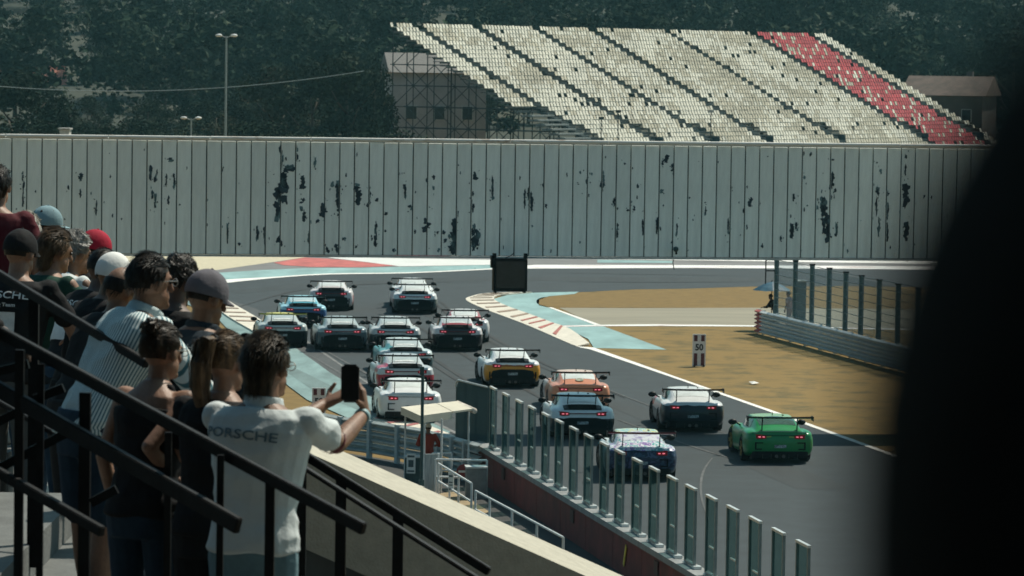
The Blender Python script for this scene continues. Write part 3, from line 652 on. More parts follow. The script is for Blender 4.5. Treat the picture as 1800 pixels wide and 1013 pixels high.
# parasol
PA = G(1359, 590) + Vector((0, 3.0, 0)); ax = D(1357, 495, PA.y)
par = empty('parasol', (ax.x, ax.y, 0), 0, 'blue teal parasol sheltering the marshals behind the right fence', 'parasol')
mb = MB(); mb.tube([(0, 0, 0), (0, 0, ax.z + .06)], .02, 8); mb.build('pole', STEELD, par)
UMB = mat('blue teal umbrella cloth', (.008, .075, .12), .6, var=.25, scale=3); UMB2 = mat('dark blue umbrella cloth', (.006, .05, .085), .6, var=.25, scale=3)
for k in range(8):
    a0, a1 = 2 * math.pi * k / 8, 2 * math.pi * (k + 1) / 8; r1 = .80; mb = MB()
    v = []; rows = []
    for s in (0, .35, .7, 1):
        row = []
        for t in (0, .5, 1):
            a = a0 + (a1 - a0) * t; rr_ = r1 * s * (1 - .03 * (t == .5) * (s == 1)); row.append(Vector((math.cos(a) * rr_, math.sin(a) * rr_, ax.z - .36 * s ** 1.4 - (.0 if t != .5 else .02 * s))))
        rows.append(row)
    for i in range(3):
        for j in range(2): mb.poly([rows[i][j], rows[i + 1][j], rows[i + 1][j + 1], rows[i][j + 1]])
    mb.build('panel', UMB if k % 2 else UMB2, par)
    mb = MB(); a = a0; mb.tube([(0, 0, ax.z - .03), (math.cos(a) * r1, math.sin(a) * r1, ax.z - .38)], .008, 5); mb.build('rib', STEELD, par)
p = D(1405, 530, PA.y + 1.5)
cab = empty('cabinet', (p.x, p.y, 0), .3, 'grey green equipment cabinet seen through the debris fence', 'cabinet')
mb = MB(); mb.box((0, 0, 1.0), (.42, .5, 2.0)); mb.build('body', TEALSTEEL, cab); mb = MB(); mb.box((0, 0, 2.03), (.5, .58, .06)); mb.build('lid', STEELW, cab); mb = MB(); mb.box((0, -.26, 1.0), (.36, .02, 1.7)); dr = mb.build('door', FP, cab); mb = MB(); mb.box((.12, -.29, 1.05), (.03, .03, .16)); mb.build('handle', BLACK, dr)

# distance boards
def board(px, pyb, w, h, label, rz):
    g = G(px, pyb); e = empty('distance_board', g, rz, label, 'sign', 'braking distance boards')
    wp = mat('board white', (.68, .66, .66), .6, var=.08, scale=4); mr = mat('board maroon', (.10, .018, .025), .6, var=.2, scale=4); bk = mat('board black ink', (.01, .014, .018), .6)
    mb = MB(); mb.box((0, .02, h / 2 + .02), (w, .05, h)); mb.build('panel', wp, e)
    for sx in (-1, 1):
        for zc, hh in ((h * .875, h * .19), (h * .215, h * .38)):
            mb = MB(); mb.box((sx * w * .27, -.012, zc + .02), (w * .26, .008, hh)); mb.build('stripe', mr, e)
        mb = MB(); mb.box((sx * w * .35, .08, .04), (.05, .35, .06)); mb.build('foot', STEELD, e)
    me = text_mesh('50', h * .27, bk, .95, .012); t = obj('lettering', me, e, (0, -.011, h * .6)); t.rotation_euler = (R(90), 0, 0)
board(1228.5, 645, .49, 1.19, 'white and maroon 50 metre board standing on the dry grass at right', R(4))
board(560, 741, .42, 1.02, 'white and maroon 50 metre board partly hidden behind the raised phone hands', R(2))

# ------------------------------------------------------------------ pit wall with clear panels
W0, W1 = G(866, 789.5, 1.0), G(1008, 873.5, 1.0); wd = (W1 - W0); wd.z = 0; wd.normalize(); wn_ = Vector((wd.y, -wd.x, 0))
if wn_.x > 0: wn_ = -wn_
wall = empty('pit_wall', (W0.x, W0.y, 0), 0, 'dark red pit wall with a grey coping carrying clear panels', 'wall')
S0, S1 = W0 - wd * 2.2, W0 + wd * 42
PWR = mat('dark red wall paint', (.125, .018, .016), .75, var=.35, scale=1.5, detail=10); COPE = mat('grey coping', (.22, .225, .22), .85, var=.2, scale=3, detail=10)
nseg = 14
for k in range(nseg):
    a = S0.lerp(S1, k / nseg); b = S0.lerp(S1, (k + 1) / nseg) - wd * .03; c = (a + b) / 2
    mb = MB(); mb.beam((a.x, a.y, .43), (b.x, b.y, .43), .26, .86); mb.build('wall_section', PWR, wall, world=True)
    mb = MB(); mb.beam((a.x, a.y, .93), (b.x, b.y, .93), .42, .13); mb.build('coping', COPE, wall, world=True)
    if k % 3 == 1:
        q = c + wn_ * .15; mb = MB(); mb.beam((q.x - wd.x * .2, q.y - wd.y * .2, .62), (q.x + wd.x * .2, q.y + wd.y * .2, .62), .03, .3); mb.build('inspection_cover', mat('brown cover', (.06, .02, .018), .7), wall, world=True)
q = S0 + wd * 20.3 + wn_ * .16; mb = MB(); mb.beam((q.x, q.y, .25), (q.x + wd.x * .25, q.y + wd.y * .25, .7), .02, .12); mb.build('yellow_strap', mat('yellow strap', (.55, .42, .05), .7), wall, world=True)
GL = glass('clear green panel', (.030, .075, .078), .68, .3); GL.node_tree.nodes['Principled BSDF'].inputs['Specular IOR Level'].default_value = 0.0
FR = mat('panel steel frame', (.17, .21, .21), .4, metal=.3, var=.2, scale=5); FRT = mat('bright aluminium', (.62, .64, .62), .35, metal=.35, var=.1, scale=6)
ORD = 'first second third fourth fifth sixth seventh eighth ninth tenth eleventh twelfth thirteenth fourteenth fifteenth sixteenth seventeenth eighteenth nineteenth'.split()
tops = [(861, 683), (883, 694), (906.5, 704), (928.7, 716), (953, 727.7), (976.5, 740.5), (1002, 753), (1028, 766), (1056, 781), (1082.6, 794), (1113, 808.6), (1143, 824.5), (1175, 841), (1207.5, 857), (1243.6, 876), (1281, 895), (1320, 915), (1361, 936), (1404, 959)]
for i, (tx, ty) in enumerate(tops):
    # the wall line fixes the depth of this panel's photo column
    lo, hi = -6.0, 40.0
    for _ in range(50):
        m_ = (lo + hi) / 2; p = W0 + wd * m_; v = p - CAM
        if CX + FPX * v.dot(_r) / v.dot(_f) < tx + 5: lo = m_
        else: hi = m_
    p = W0 + wd * m_; ang = math.atan2(wd.y, wd.x) - R(.5) + random.uniform(-.006, .006)
    e = empty('clear_panel', (p.x, p.y, 1.0), ang, 'clear framed panel on the pit wall, %s from the dark mesh screen' % ORD[i], 'barrier panel', 'clear panels on the pit wall')
    h, w = 1.60, .92
    mb = MB(); mb.box((0, 0, h / 2 + .02), (w - .10, .02, h - .10)); mb.build('pane', GL, e)
    for sx in (-1, 1):
        mb = MB(); mb.box((sx * (w / 2 - .025), 0, h / 2), (.05, .055, h)); mb.build('frame_post', FR, e)
    mb = MB(); mb.box((0, 0, h + .012), (w + .02, .07, .05)); mb.build('top_rail', FRT, e)
    mb = MB(); mb.box((0, 0, .05), (w - .1, .05, .06)); mb.build('bottom_rail', FR, e)
    if i % 1 == 0:
        
        for q_ in ((w / 2 + .06, .03, .03, .22, .16, .06), (-w / 2 + .1, .03, .02, .16, .18, .04)):
            mb = MB(); mb.box(q_[:3], q_[3:]); mb.build('foot_clamp', FRT, e)
    mb = MB(); mb.box((w * .18, 0, .62), (w * .62, .034, .03)); mb.build('mid_clip', FRT, e)
# big mesh screen at the end of the row
c1, c2 = D(801, 700, 109.0), D(857, 700, 106.6); d_ = c2 - c1; d_.z = 0; ln = d_.length
scn = empty('mesh_screen', (c1.x, c1.y, 0), math.atan2(d_.y, d_.x), 'large dark teal mesh screen closing the end of the pit wall panels', 'screen')
MS = mat('dark teal mesh', (.018, .050, .055), .55, var=.25, scale=14, bump=.4, bscale=90)
MS2 = glass('woven dark mesh', (.016, .055, .062), .22, .8)
hz = 2.50
mb = MB()
mb.loft([[Vector((x, y, .75)), Vector((x, y, hz - .05))] for x, y in ()]) if False else None
mb.prism([(.05, 0, .35), (ln - .02, 0, .35), (ln - .02, 0, hz - .03), (.22, 0, hz - .03), (.05, 0, hz - .2)], (0, .02, 0)); mb.build('mesh_sheet', MS2, scn, fix=True)
for x in (0.02, ln * .28, ln * .62, ln):
    mb = MB(); mb.box((x, .03, (hz - (.2 if x < .1 else 0)) / 2), (.05, .05, hz - (.2 if x < .1 else 0))); mb.build('frame_post', TEALSTEEL, scn)
mb = MB(); mb.tube([(0.0, 0, hz - .2), (.05, 0, hz - .08), (.2, 0, hz), (ln, 0, hz)], .028, 8); mb.build('top_rail', FRT, scn)
for z in (.4, .55):
    mb = MB(); mb.tube([(0, -.04, z), (ln, -.04, z)], .022, 6); mb.build('lower_rail', FRT, scn)

# ------------------------------------------------------------------ left guard rail seen from behind
gl = [G(560, 790), G(603, 799), G(655, 806), G(704, 815), G(752, 824), G(800, 838), G(846, 852)]
guard_rail(gl, 3, [.28, .60, .92], .30, 'grey corrugated guard rail seen from behind, left of the marshal post', 1, 1.3, posts_front=True, mats=mat('dull galvanised rail', (.36, .40, .39), .5, metal=.2, var=.2, scale=3, detail=8), pm=mat('pale rail post', (.40, .44, .43), .55, var=.15, scale=3))
n0, n1 = G(642, 862), G(741, 900); e = empty('concrete_barrier', (n0.x, n0.y, 0), 0, 'low pale concrete barrier running down to the foot of the slim pole', 'barrier')
mb = MB(); a, b = Vector((n0.x, n0.y, 0)), Vector((n1.x, n1.y, 0)); dd = (b - a).normalized(); ss = Vector((-dd.y, dd.x, 0))
for k in range(3):
    p0, p1 = a.lerp(b, k / 3), a.lerp(b, (k + 1) / 3) - dd * .03; mb = MB()
    mb.loft([[q + ss * s + Vector((0, 0, z)) for s, z in ((-.26, 0), (-.24, .1), (-.11, .42), (-.09, .62), (.09, .62), (.11, .42), (.24, .1), (.26, 0))] for q in (p0, p1)]); mb.build('barrier_block', mat('dusty concrete', (.32, .31, .28), .9, var=.2, scale=3, bump=.3), e, world=True, fix=True)
# dark asphalt behind the rail, the bridge's shadow partly painted into its tone
sheet('service_road', [(470, 776), (560, 788), (603, 796), (704, 812), (800, 834), (860, 860), (1150, 1010), (700, 1010), (560, 870)], mat('service asphalt with painted shade', (.035, .036, .035), .9, var=.25, scale=1.5, detail=10), .006)
sheet('service_road', [(760, 872), (800, 862), (860, 900), (800, 930), (760, 905)], mat('dusty ochre ground', (.28, .21, .12), .95, var=.25, scale=3, detail=10), .010)

# ------------------------------------------------------------------ marshal post
cp = [D(704.7, 715.6, 104.4), D(800.7, 705.4, 105.9), D(831, 718.5, 104.6), D(739.4, 731, 103.0)]
base = (cp[0] + cp[1] + cp[2] + cp[3]) / 4
mp_ = empty('canopy', (base.x, base.y, 0), 0, 'flat cream canopy on thin white posts over the marshal post', 'canopy')
CRM = mat('cream canopy sheet', (.56, .515, .41), .75, var=.08, scale=2, bump=.15, bscale=10)
dn = Vector((0, 0, -.20))
half = [cp[0].lerp(cp[1], .64), cp[3].lerp(cp[2], .60)]
mb = MB(); mb.prism([cp[3], half[1], half[0], cp[0]], (0, 0, -.20)); mb.build('roof_sheet', CRM, mp_, world=True, fix=True)
mb = MB(); mb.prism([half[1] + Vector((.02, 0, .004)), cp[2], cp[1], half[0] + Vector((.02, 0, .004))], (0, 0, -.05)); mb.build('roof_sheet', CRM, mp_, world=True, fix=True)
mb = MB(); mb.tube([cp[1] + Vector((.05, 0, -.06)), cp[2] + Vector((.05, 0, -.06))], .075, 10); mb.build('rolled_blind', mat('rolled cream cloth', (.62, .56, .48), .8), mp_, world=True, smooth=True)
for q, dx, dy in ((cp[0], .12, .1), (cp[1], -.35, -.2), (cp[2], -.1, -.1), (cp[3], .55, .1), (cp[3], .1, .2)):
    x, y = q.x + dx, q.y + dy; mb = MB(); mb.tube([(x, y, 0), (x, y, q.z - .08)], .026, 8); mb.build('post', mat('white tube', (.55, .57, .55), .5, var=.1), mp_, world=True)
pp = G(740, 896)
pl = empty('slim_pole', (pp.x, pp.y, 0), 0, 'slim dark teal pole with a small box on top in front of the canopy', 'pole')
zt = D(740, 652, pp.y).z
mb = MB(); mb.tube([(0, 0, 0), (0, 0, zt)], .042, 10); mb.build('shaft', TEALSTEEL, pl); mb = MB(); mb.box((-.02, 0, zt), (.11, .10, .20)); mb.build('top_box', TEALSTEEL, pl); mb = MB(); mb.tube([(0, 0, 0), (0, 0, .75)], .075, 10); mb.build('lower_sleeve', TEALSTEEL, pl)

WT = mat('white tube rail', (.60, .62, .60), .5, var=.12, scale=5)
def railing(name, pts, posts, label, r=.028, zs=(0.95, .5)):
    b = pts[0]; e = empty(name, (b.x, b.y, 0), 0, label, 'railing')
    for z in zs:
        mb = MB(); mb.tube([p + Vector((0, 0, z)) for p in pts], r, 8); mb.build('rail', WT, e, world=True)
    for t in posts:
        k = min(int(t), len(pts) - 2); p = pts[k].lerp(pts[k + 1], t - k); mb = MB(); mb.tube([(p.x, p.y, 0), (p.x, p.y, zs[0])], r, 8); mb.build('post', WT, e, world=True)
    return e
def gz(px, py, z): q = G(px, py, z); return Vector((q.x, q.y, 0))
railing('railing', [gz(771, 815, .95), gz(829, 850, .95)], [0, .35, .62, 1.0], 'white sloping tube railing with a small notice below the canopy')
railing('railing', [gz(836, 863, .95), gz(900, 897, .95), gz(990, 945, .95)], [0, .4, 1, 1.5, 2], 'white tube railing nearest the dark red wall')
gt = railing('gate', [gz(766, 808, .95), gz(856, 809.5, .95)], [0, 1.0], 'white tube gate carrying a round no entry sign'); gt['category'] = 'gate'
railing('railing', [gz(760, 797, .95), gz(794, 797, .95)], [0, 1.0], 'short white tube railing right behind the marshal')
c = D(815, 829, gz(810, 809, .95).y - .06)
ne = empty('no_entry_sign', (c.x, c.y, c.z), R(0), 'round red no entry sign with a white bar on the white gate', 'sign')
mb = MB(); n = 28; mb.prism([(math.cos(2 * math.pi * k / n) * .185, 0, math.sin(2 * math.pi * k / n) * .185) for k in range(n)], (0, .02, 0)); mb.build('disc', mat('sign red', (.16, .012, .016), .5, var=.15), ne, fix=True)
mb = MB(); mb.box((0, -.008, 0), (.27, .008, .055)); mb.build('bar', mat('sign white', (.6, .6, .56), .5), ne)
def notice(px, py, dep, w, h, rz, label, bars, m):
    p = D(px, py, dep); e = empty('notice_board', (p.x, p.y, p.z - h / 2), rz, label, 'notice')
    mb = MB(); mb.box((0, 0, h / 2), (w, .03, h)); mb.build('panel', m, e)
    for zc, hh, ww in bars:
        mb = MB(); mb.box((0, -.018, zc * h), (w * ww, .006, hh * h)); mb.build('printed_bar', mat('notice dark print', (.03, .06, .07), .6), e)
    return e
NW = mat('notice white', (.55, .57, .54), .7, var=.08)
notice(722.5, 815, 103.6, .23, .52, R(-6), 'small white printed notice left of the slim pole', [(.86, .10, .8), (.5, .36, .6), (.12, .08, .8)], NW)
notice(793, 848, 99.6, .15, .46, R(-30), 'narrow white notice fixed to the sloping white railing', [(.84, .10, .7), (.5, .06, .7), (.35, .06, .7), (.12, .08, .7)], NW)
b0 = D(757, 880, 102.6); e = empty('weathered_board', (b0.x, b0.y, 0), R(8), 'tall weathered grey board standing right of the slim pole', 'board')
mb = MB(); mb.box((0, 0, .54), (.34, .05, 1.08)); mb.build('panel', mat('weathered plywood', (.22, .26, .26), .85, col2=(.48, .50, .48), scale=3, stretch=(5, 1, .5), detail=12), e); mb = MB(); mb.box((.19, .0, .54), (.05, .07, 1.12)); mb.build('frame_post', WT, e)
b0 = D(725, 850, 103.9); e = empty('equipment_cabinet', (b0.x, b0.y, 0), R(-4), 'dark grey green cabinet under the canopy behind the slim pole', 'cabinet')
mb = MB(); mb.box((.1, .2, .42), (.62, .3, .84)); mb.build('body', TEALSTEEL, e); mb = MB(); mb.box((.1, .2, .86), (.68, .36, .04)); mb.build('lid', STEELW, e)
b0 = D(838, 848, 101.8); e = empty('grey_box', (b0.x, b0.y, 0), R(5), 'grey equipment box behind the no entry gate', 'box')
mb = MB(); mb.box((0, .3, .40), (.52, .5, .80)); mb.build('body', mat('grey box paint', (.16, .18, .18), .7, var=.15), e); mb = MB(); mb.box((0, .3, .82), (.56, .54, .04)); mb.build('lid', STEELW, e)

p = G(1325, 676); e = empty('paper_scrap', p, .4, 'small white paper scrap lying on the dry grass right of the 50 board', 'litter')
mb = MB(); mb.add([(-.14, -.16, .03), (.14, -.14, .06), (.15, .18, .03), (-.12, .16, .09), (0, 0, .12)], [(0, 1, 4), (1, 2, 4), (2, 3, 4), (3, 0, 4)]); mb.build('sheet', WHITEP, e)
# ------------------------------------------------------------------ racing cars
KY = np.array([0.0, .05, .20, .45, .75, 1.0, 1.4, 1.8, 2.2, 2.6, 2.95, 3.3, 3.7, 4.05, 4.35, 4.52])
def K(*v): return np.array(v, float)
CK = dict(
 zb=K(.34, .28, .23, .18, .15, .13, .11, .11, .11, .11, .11, .11, .10, .11, .15, .26),
 wm=K(.80, .89, .955, .985, .99, .99, .955, .925, .92, .925, .93, .94, .945, .90, .74, .46),
 zm=K(.60, .60, .60, .60, .60, .58, .54, .52, .52, .53, .55, .56, .56, .52, .47, .43),
 ws=K(.76, .84, .90, .92, .92, .91, .87, .85, .845, .85, .855, .86, .85, .77, .58, .34),
 zs=K(.80, .845, .87, .89, .895, .885, .85, .82, .81, .81, .82, .835, .82, .74, .61, .52),
 wg=K(.60, .66, .68, .69, .70, .71, .72, .72, .715, .70, .68, .64, .58, .50, .38, .24),
 zg=K(.82, .872, .90, .925, .935, .93, .90, .885, .88, .875, .87, .855, .80, .71, .60, .52),
 wr=K(.50, .54, .545, .54, .545, .55, .56, .565, .57, .56, .53, .48, .42, .36, .28, .18),
 zr=K(.825, .885, .93, 1.00, 1.075, 1.125, 1.175, 1.20, 1.195, 1.14, 1.02, .885, .80, .71, .60, .52),
 zt=K(.83, .89, .945, 1.035, 1.12, 1.17, 1.225, 1.248, 1.24, 1.185, 1.06, .90, .80, .71, .605, .525))
def cubic(y, k):
    i = int(np.clip(np.searchsorted(KY, y) - 1, 0, len(KY) - 2)); t = (y - KY[i]) / (KY[i + 1] - KY[i]); v = CK[k]
    m0 = (v[min(i + 1, len(v) - 1)] - v[max(i - 1, 0)]) / (KY[min(i + 1, len(v) - 1)] - KY[max(i - 1, 0)]); m1 = (v[min(i + 2, len(v) - 1)] - v[i]) / (KY[min(i + 2, len(v) - 1)] - KY[i]); h = KY[i + 1] - KY[i]
    return (2 * t ** 3 - 3 * t ** 2 + 1) * v[i] + (t ** 3 - 2 * t ** 2 + t) * h * m0 + (-2 * t ** 3 + 3 * t ** 2) * v[i + 1] + (t ** 3 - t ** 2) * h * m1
SUB = 4
def section(y):
    g = {k: cubic(y, k) for k in CK}
    P = [(0, g['zb']), (.55 * g['wm'], g['zb']), (.86 * g['wm'], g['zb'] + .015), (.96 * g['wm'], g['zb'] + .10), (g['wm'], g['zm'] - .12), (g['wm'] * .998, g['zm'] + .06), (g['ws'] + (g['wm'] - g['ws']) * .55, g['zs'] - .10), (g['ws'], g['zs'] - .015),
         ((g['ws'] + g['wg']) / 2, (g['zs'] + g['zg']) / 2 + .012), (g['wg'], g['zg']), (g['wg'] * .6 + g['wr'] * .4, g['zg'] * .55 + g['zr'] * .45), (g['wr'], g['zr']), (g['wr'] * .72, g['zt'] * .62 + g['zr'] * .38), (g['wr'] * .36, g['zt'] * .93 + g['zr'] * .07), (0, g['zt'])]
    return catmull(P, SUB)
NS = 14 * SUB + 1
def surf(y, s):
    c = section(y); q = s * (NS - 1); i = min(int(q), NS - 2); return c[i] * (1 - (q - i)) + c[i + 1] * (q - i)
AXR, AXF, WR = 1.02, 3.47, .345
def car_body():
    ys = np.unique(np.round(np.concatenate([np.linspace(0, .2, 6), np.linspace(.2, 4.35, 92), np.linspace(4.35, 4.52, 5)]), 4)); rings = []
    for y in ys:
        h = section(y); ring = []
        full = [(x, z) for x, z in h] + [(-x, z) for x, z in h[-2:0:-1]]
        for x, z in full:
            for ya in (AXR, AXF):
                if (y - ya) ** 2 + (z - WR) ** 2 < .395 ** 2 and abs(x) > .62: x = math.copysign(.60, x)
            ring.append(Vector((x, y, z)))
        rings.append(ring)
    mb = MB(); mb.loft(rings); return mb
def patch(y0, y1, s0, s1, ny_, ns_, off, both=False, mirror=False, edge=None):
    """a sheet lying just outside the body; both = spans the centre line; thickness from its turned-in rim"""
    mb = MB()
    def pt(y, s, sg):
        x, z = surf(y, s); e = 1e-3; x2, z2 = surf(y, min(1, s + .01)); x0, z0 = surf(y, max(0, s - .01)); t = Vector((x2 - x0, 0, z2 - z0)); xy, zy = surf(y + .02, s); ty = Vector((xy - x, .02, zy - z))
        n = ty.cross(t); n.normalize()
        if n.dot(Vector((x, 0, z - .5))) < 0: n = -n
        p = Vector((x, y, z)) + n * off; p.x *= sg; return p
    sl = np.linspace(s0, s1, ns_)
    cols_ = [(s, 1) for s in sl] + ([(s, -1) for s in sl[::-1][1:]] if both else [])
    if mirror: cols_ = [(s, -1) for s in sl]
    rows = [[pt(y0(s) + (y1(s) - y0(s)) * i / (ny_ - 1) if callable(y0) else y0 + (y1 - y0) * i / (ny_ - 1), s, sg) for s, sg in cols_] for i in range(ny_)]
    n = len(cols_); vs = [p for r_ in rows for p in r_]
    fs = [(i * n + j, i * n + j + 1, (i + 1) * n + j + 1, (i + 1) * n + j) for i in range(ny_ - 1) for j in range(n - 1)]
    mb.add(vs, fs); return mb
sB = 9 / 14; sR = 11 / 14
CARM = {}
def cm(k, f):
    if k not in CARM: CARM[k] = f()
    return CARM[k]
GLASSR = mat('polycarbonate screen with painted sky sheen', (.36, .375, .36), .22, var=.10, scale=4, spec=.6, detail=8)  # pale base puts sticker film and reflected sky into the screen's colour
GLASSD = mat('dark car glass', (.035, .045, .048), .08, var=.3, scale=3)
CARB = mat('carbon black', (.006, .008, .009), .45, var=.4, scale=30, spec=.15)
DARKV = mat('dark bumper insert', (.007, .011, .012), .6, var=.3, scale=8, spec=.06)
LAMP = mat('tail lamp red', (.30, .012, .016), .2, var=.2, scale=10); LIT = emit('lit brake lamp', (1.0, .20, .26), .9)
RIMS = mat('silver rim', (.35, .36, .36), .35, metal=.6, var=.2); RIMG = mat('gold rim', (.32, .20, .03), .4, metal=.5, var=.2); RIMB = mat('black rim', (.02, .02, .021), .4)
PLATE = mat('pale sponsor strip', (.42, .46, .46), .6, col2=(.10, .12, .13), scale=22, lo=.45, hi=.55)
def tyre_mesh():
    mb = MB(); prof = [(.235, -.13), (.32, -.145), (WR, -.11), (WR, .11), (.32, .145), (.235, .13)]; n = 28; rings = []
    for k in range(n + 1):
        a = 2 * math.pi * k / n; rings.append([Vector((b, math.cos(a) * r_, math.sin(a) * r_)) for r_, b in prof])
    mb.loft(rings, caps=False); return mb.mesh('tyre', RUBBER, True)
def rim_mesh(m):
    mb = MB(); n = 24
    mb.tube([(-.10, 0, 0), (.10, 0, 0)], .235, n)
    for k in range(5):
        a = 2 * math.pi * k / 5
        for da in (-.16, .16):
            mb.beam((.115, 0, 0), (.125, math.cos(a + da) * .22, math.sin(a + da) * .22), .04, .03, up=(1, 0, 0)); mb.beam((-.115, 0, 0), (-.125, math.cos(a + da) * .22, math.sin(a + da) * .22), .04, .03, up=(1, 0, 0))
    mb.tube([(-.135, 0, 0), (.135, 0, 0)], .04, 8); return mb.mesh('rim', m)
def mirror_mesh():
    mb = MB(); mb.ell((0, 0, 0), (.13, .075, .085), nu=12, nv=8); mb.beam((-.10, 0, -.02), (-.24, .02, -.10), .03, .04); return mb.mesh('mirror', CARB, True)
def endplate_mesh():
    mb = MB(); mb.box((0, 0, 0), (.016, .40, .13)); return mb.mesh('wing_endplate', CARB)
def upright_mesh():
    mb = MB(); pts = [(0, .50, 1.00), (0, .42, 1.17), (0, .28, 1.315), (0, .14, 1.335), (0, .10, 1.30)]
    for a, b in zip(pts[:-1], pts[1:]): mb.beam(a, b, .022, .07, up=(1, 0, 0)) if False else mb.beam(a, b, .07, .022, up=(1, 0, 0))
    return mb.mesh('wing_upright', CARB)
def upright_low():
    mb = MB(); mb.beam((0, .24, .90), (0, .13, 1.285), .10, .022, up=(1, 0, 0)); return mb.mesh('wing_upright', CARB)
def wing_mesh():
    mb = MB(); prof = [(-.02, 1.292), (.05, 1.272), (.18, 1.272), (.31, 1.290), (.31, 1.300), (.18, 1.314), (.05, 1.326), (-.02, 1.338)]
    rings = [[Vector((x, y, z + .012 * (abs(x) / .92) ** 2)) for y, z in prof] for x in np.linspace(-.92, .92, 11)]
    mb.loft(rings); return mb.mesh('wing_blade', CARB)
def rear_y(x): return .0
def paint(name, base, zones, rough=.28):
    m = bpy.data.materials.new(name); m.use_nodes = True; nt = m.node_tree; b = nt.nodes['Principled BSDF']
    tc = nd(nt, 'ShaderNodeTexCoord'); sx = nd(nt, 'ShaderNodeSeparateXYZ')
    nz = nd(nt, 'ShaderNodeTexNoise'); nz.inputs['Scale'].default_value = 3.0; nz.inputs['Detail'].default_value = 8; lk(nt, tc.outputs['Object'], nz.inputs['Vector'])
    wob = nd(nt, 'ShaderNodeVectorMath', operation='MULTIPLY_ADD'); wob.inputs[1].default_value = (.10, .10, .10); wob.inputs[2].default_value = (-.05, -.05, -.05)
    lk(nt, nz.outputs['Color'], wob.inputs[0]); ad = nd(nt, 'ShaderNodeVectorMath', operation='ADD'); lk(nt, tc.outputs['Object'], ad.inputs[0]); lk(nt, wob.outputs[0], ad.inputs[1]); lk(nt, ad.outputs[0], sx.inputs[0])
    cr = nd(nt, 'ShaderNodeValToRGB'); cr.color_ramp.elements[0].position = .3; cr.color_ramp.elements[1].position = .6
    cr.color_ramp.elements[0].color = rgba([c * .88 for c in base]); cr.color_ramp.elements[1].color = rgba(base); lk(nt, nz.outputs[0], cr.inputs[0]); cur = cr.outputs[0]
    for z in zones:
        col = z[0]; fac = None
        for axis, (lo, hi) in z[1].items():
            if axis == 'ax':
                a = nd(nt, 'ShaderNodeMath', operation='ABSOLUTE'); lk(nt, sx.outputs[0], a.inputs[0]); src = a.outputs[0]
            else: src = sx.outputs['xyz'.index(axis)]
            for op, v in (('GREATER_THAN', lo), ('LESS_THAN', hi)):
                t = nd(nt, 'ShaderNodeMath', operation=op); lk(nt, src, t.inputs[0]); t.inputs[1].default_value = v
                if fac is None: fac = t.outputs[0]
                else:
                    mu = nd(nt, 'ShaderNodeMath', operation='MULTIPLY'); lk(nt, fac, mu.inputs[0]); lk(nt, t.outputs[0], mu.inputs[1]); fac = mu.outputs[0]
        mx = nd(nt, 'ShaderNodeMix', data_type='RGBA'); lk(nt, fac, mx.inputs[0]); lk(nt, cur, mx.inputs[6])
        if len(z) > 2:      # splash of several colours
            n2 = nd(nt, 'ShaderNodeTexNoise'); n2.inputs['Scale'].default_value = z[2]; n2.inputs['Detail'].default_value = 5; n2.inputs['Distortion'].default_value = 1.2; lk(nt, tc.outputs['Object'], n2.inputs['Vector'])
            c2 = nd(nt, 'ShaderNodeValToRGB'); c2.color_ramp.interpolation = 'CONSTANT'
            el = c2.color_ramp.elements
            while len(el) < len(col): el.new(.5)
            for i, c in enumerate(col): el[i].position = .30 + .40 * i / len(col) if i else 0; el[i].color = rgba(c)
            lk(nt, n2.outputs[0], c2.inputs[0]); lk(nt, c2.outputs[0], mx.inputs[7])
        else: mx.inputs[7].default_value = rgba(col)
        cur = mx.outputs[2]
    lk(nt, cur, b.inputs['Base Color']); b.inputs['Roughness'].default_value = rough; b.inputs['Coat Weight'].default_value = .2; b.inputs['Specular IOR Level'].default_value = .3; b.inputs['Coat Roughness'].default_value = .12
    return m
body_me = car_body().mesh('body', BLACK, True)
def link_mat(o, m):
    o.material_slots[0].link = 'OBJECT'; o.material_slots[0].material = m; return o
def symm(fn): return fn
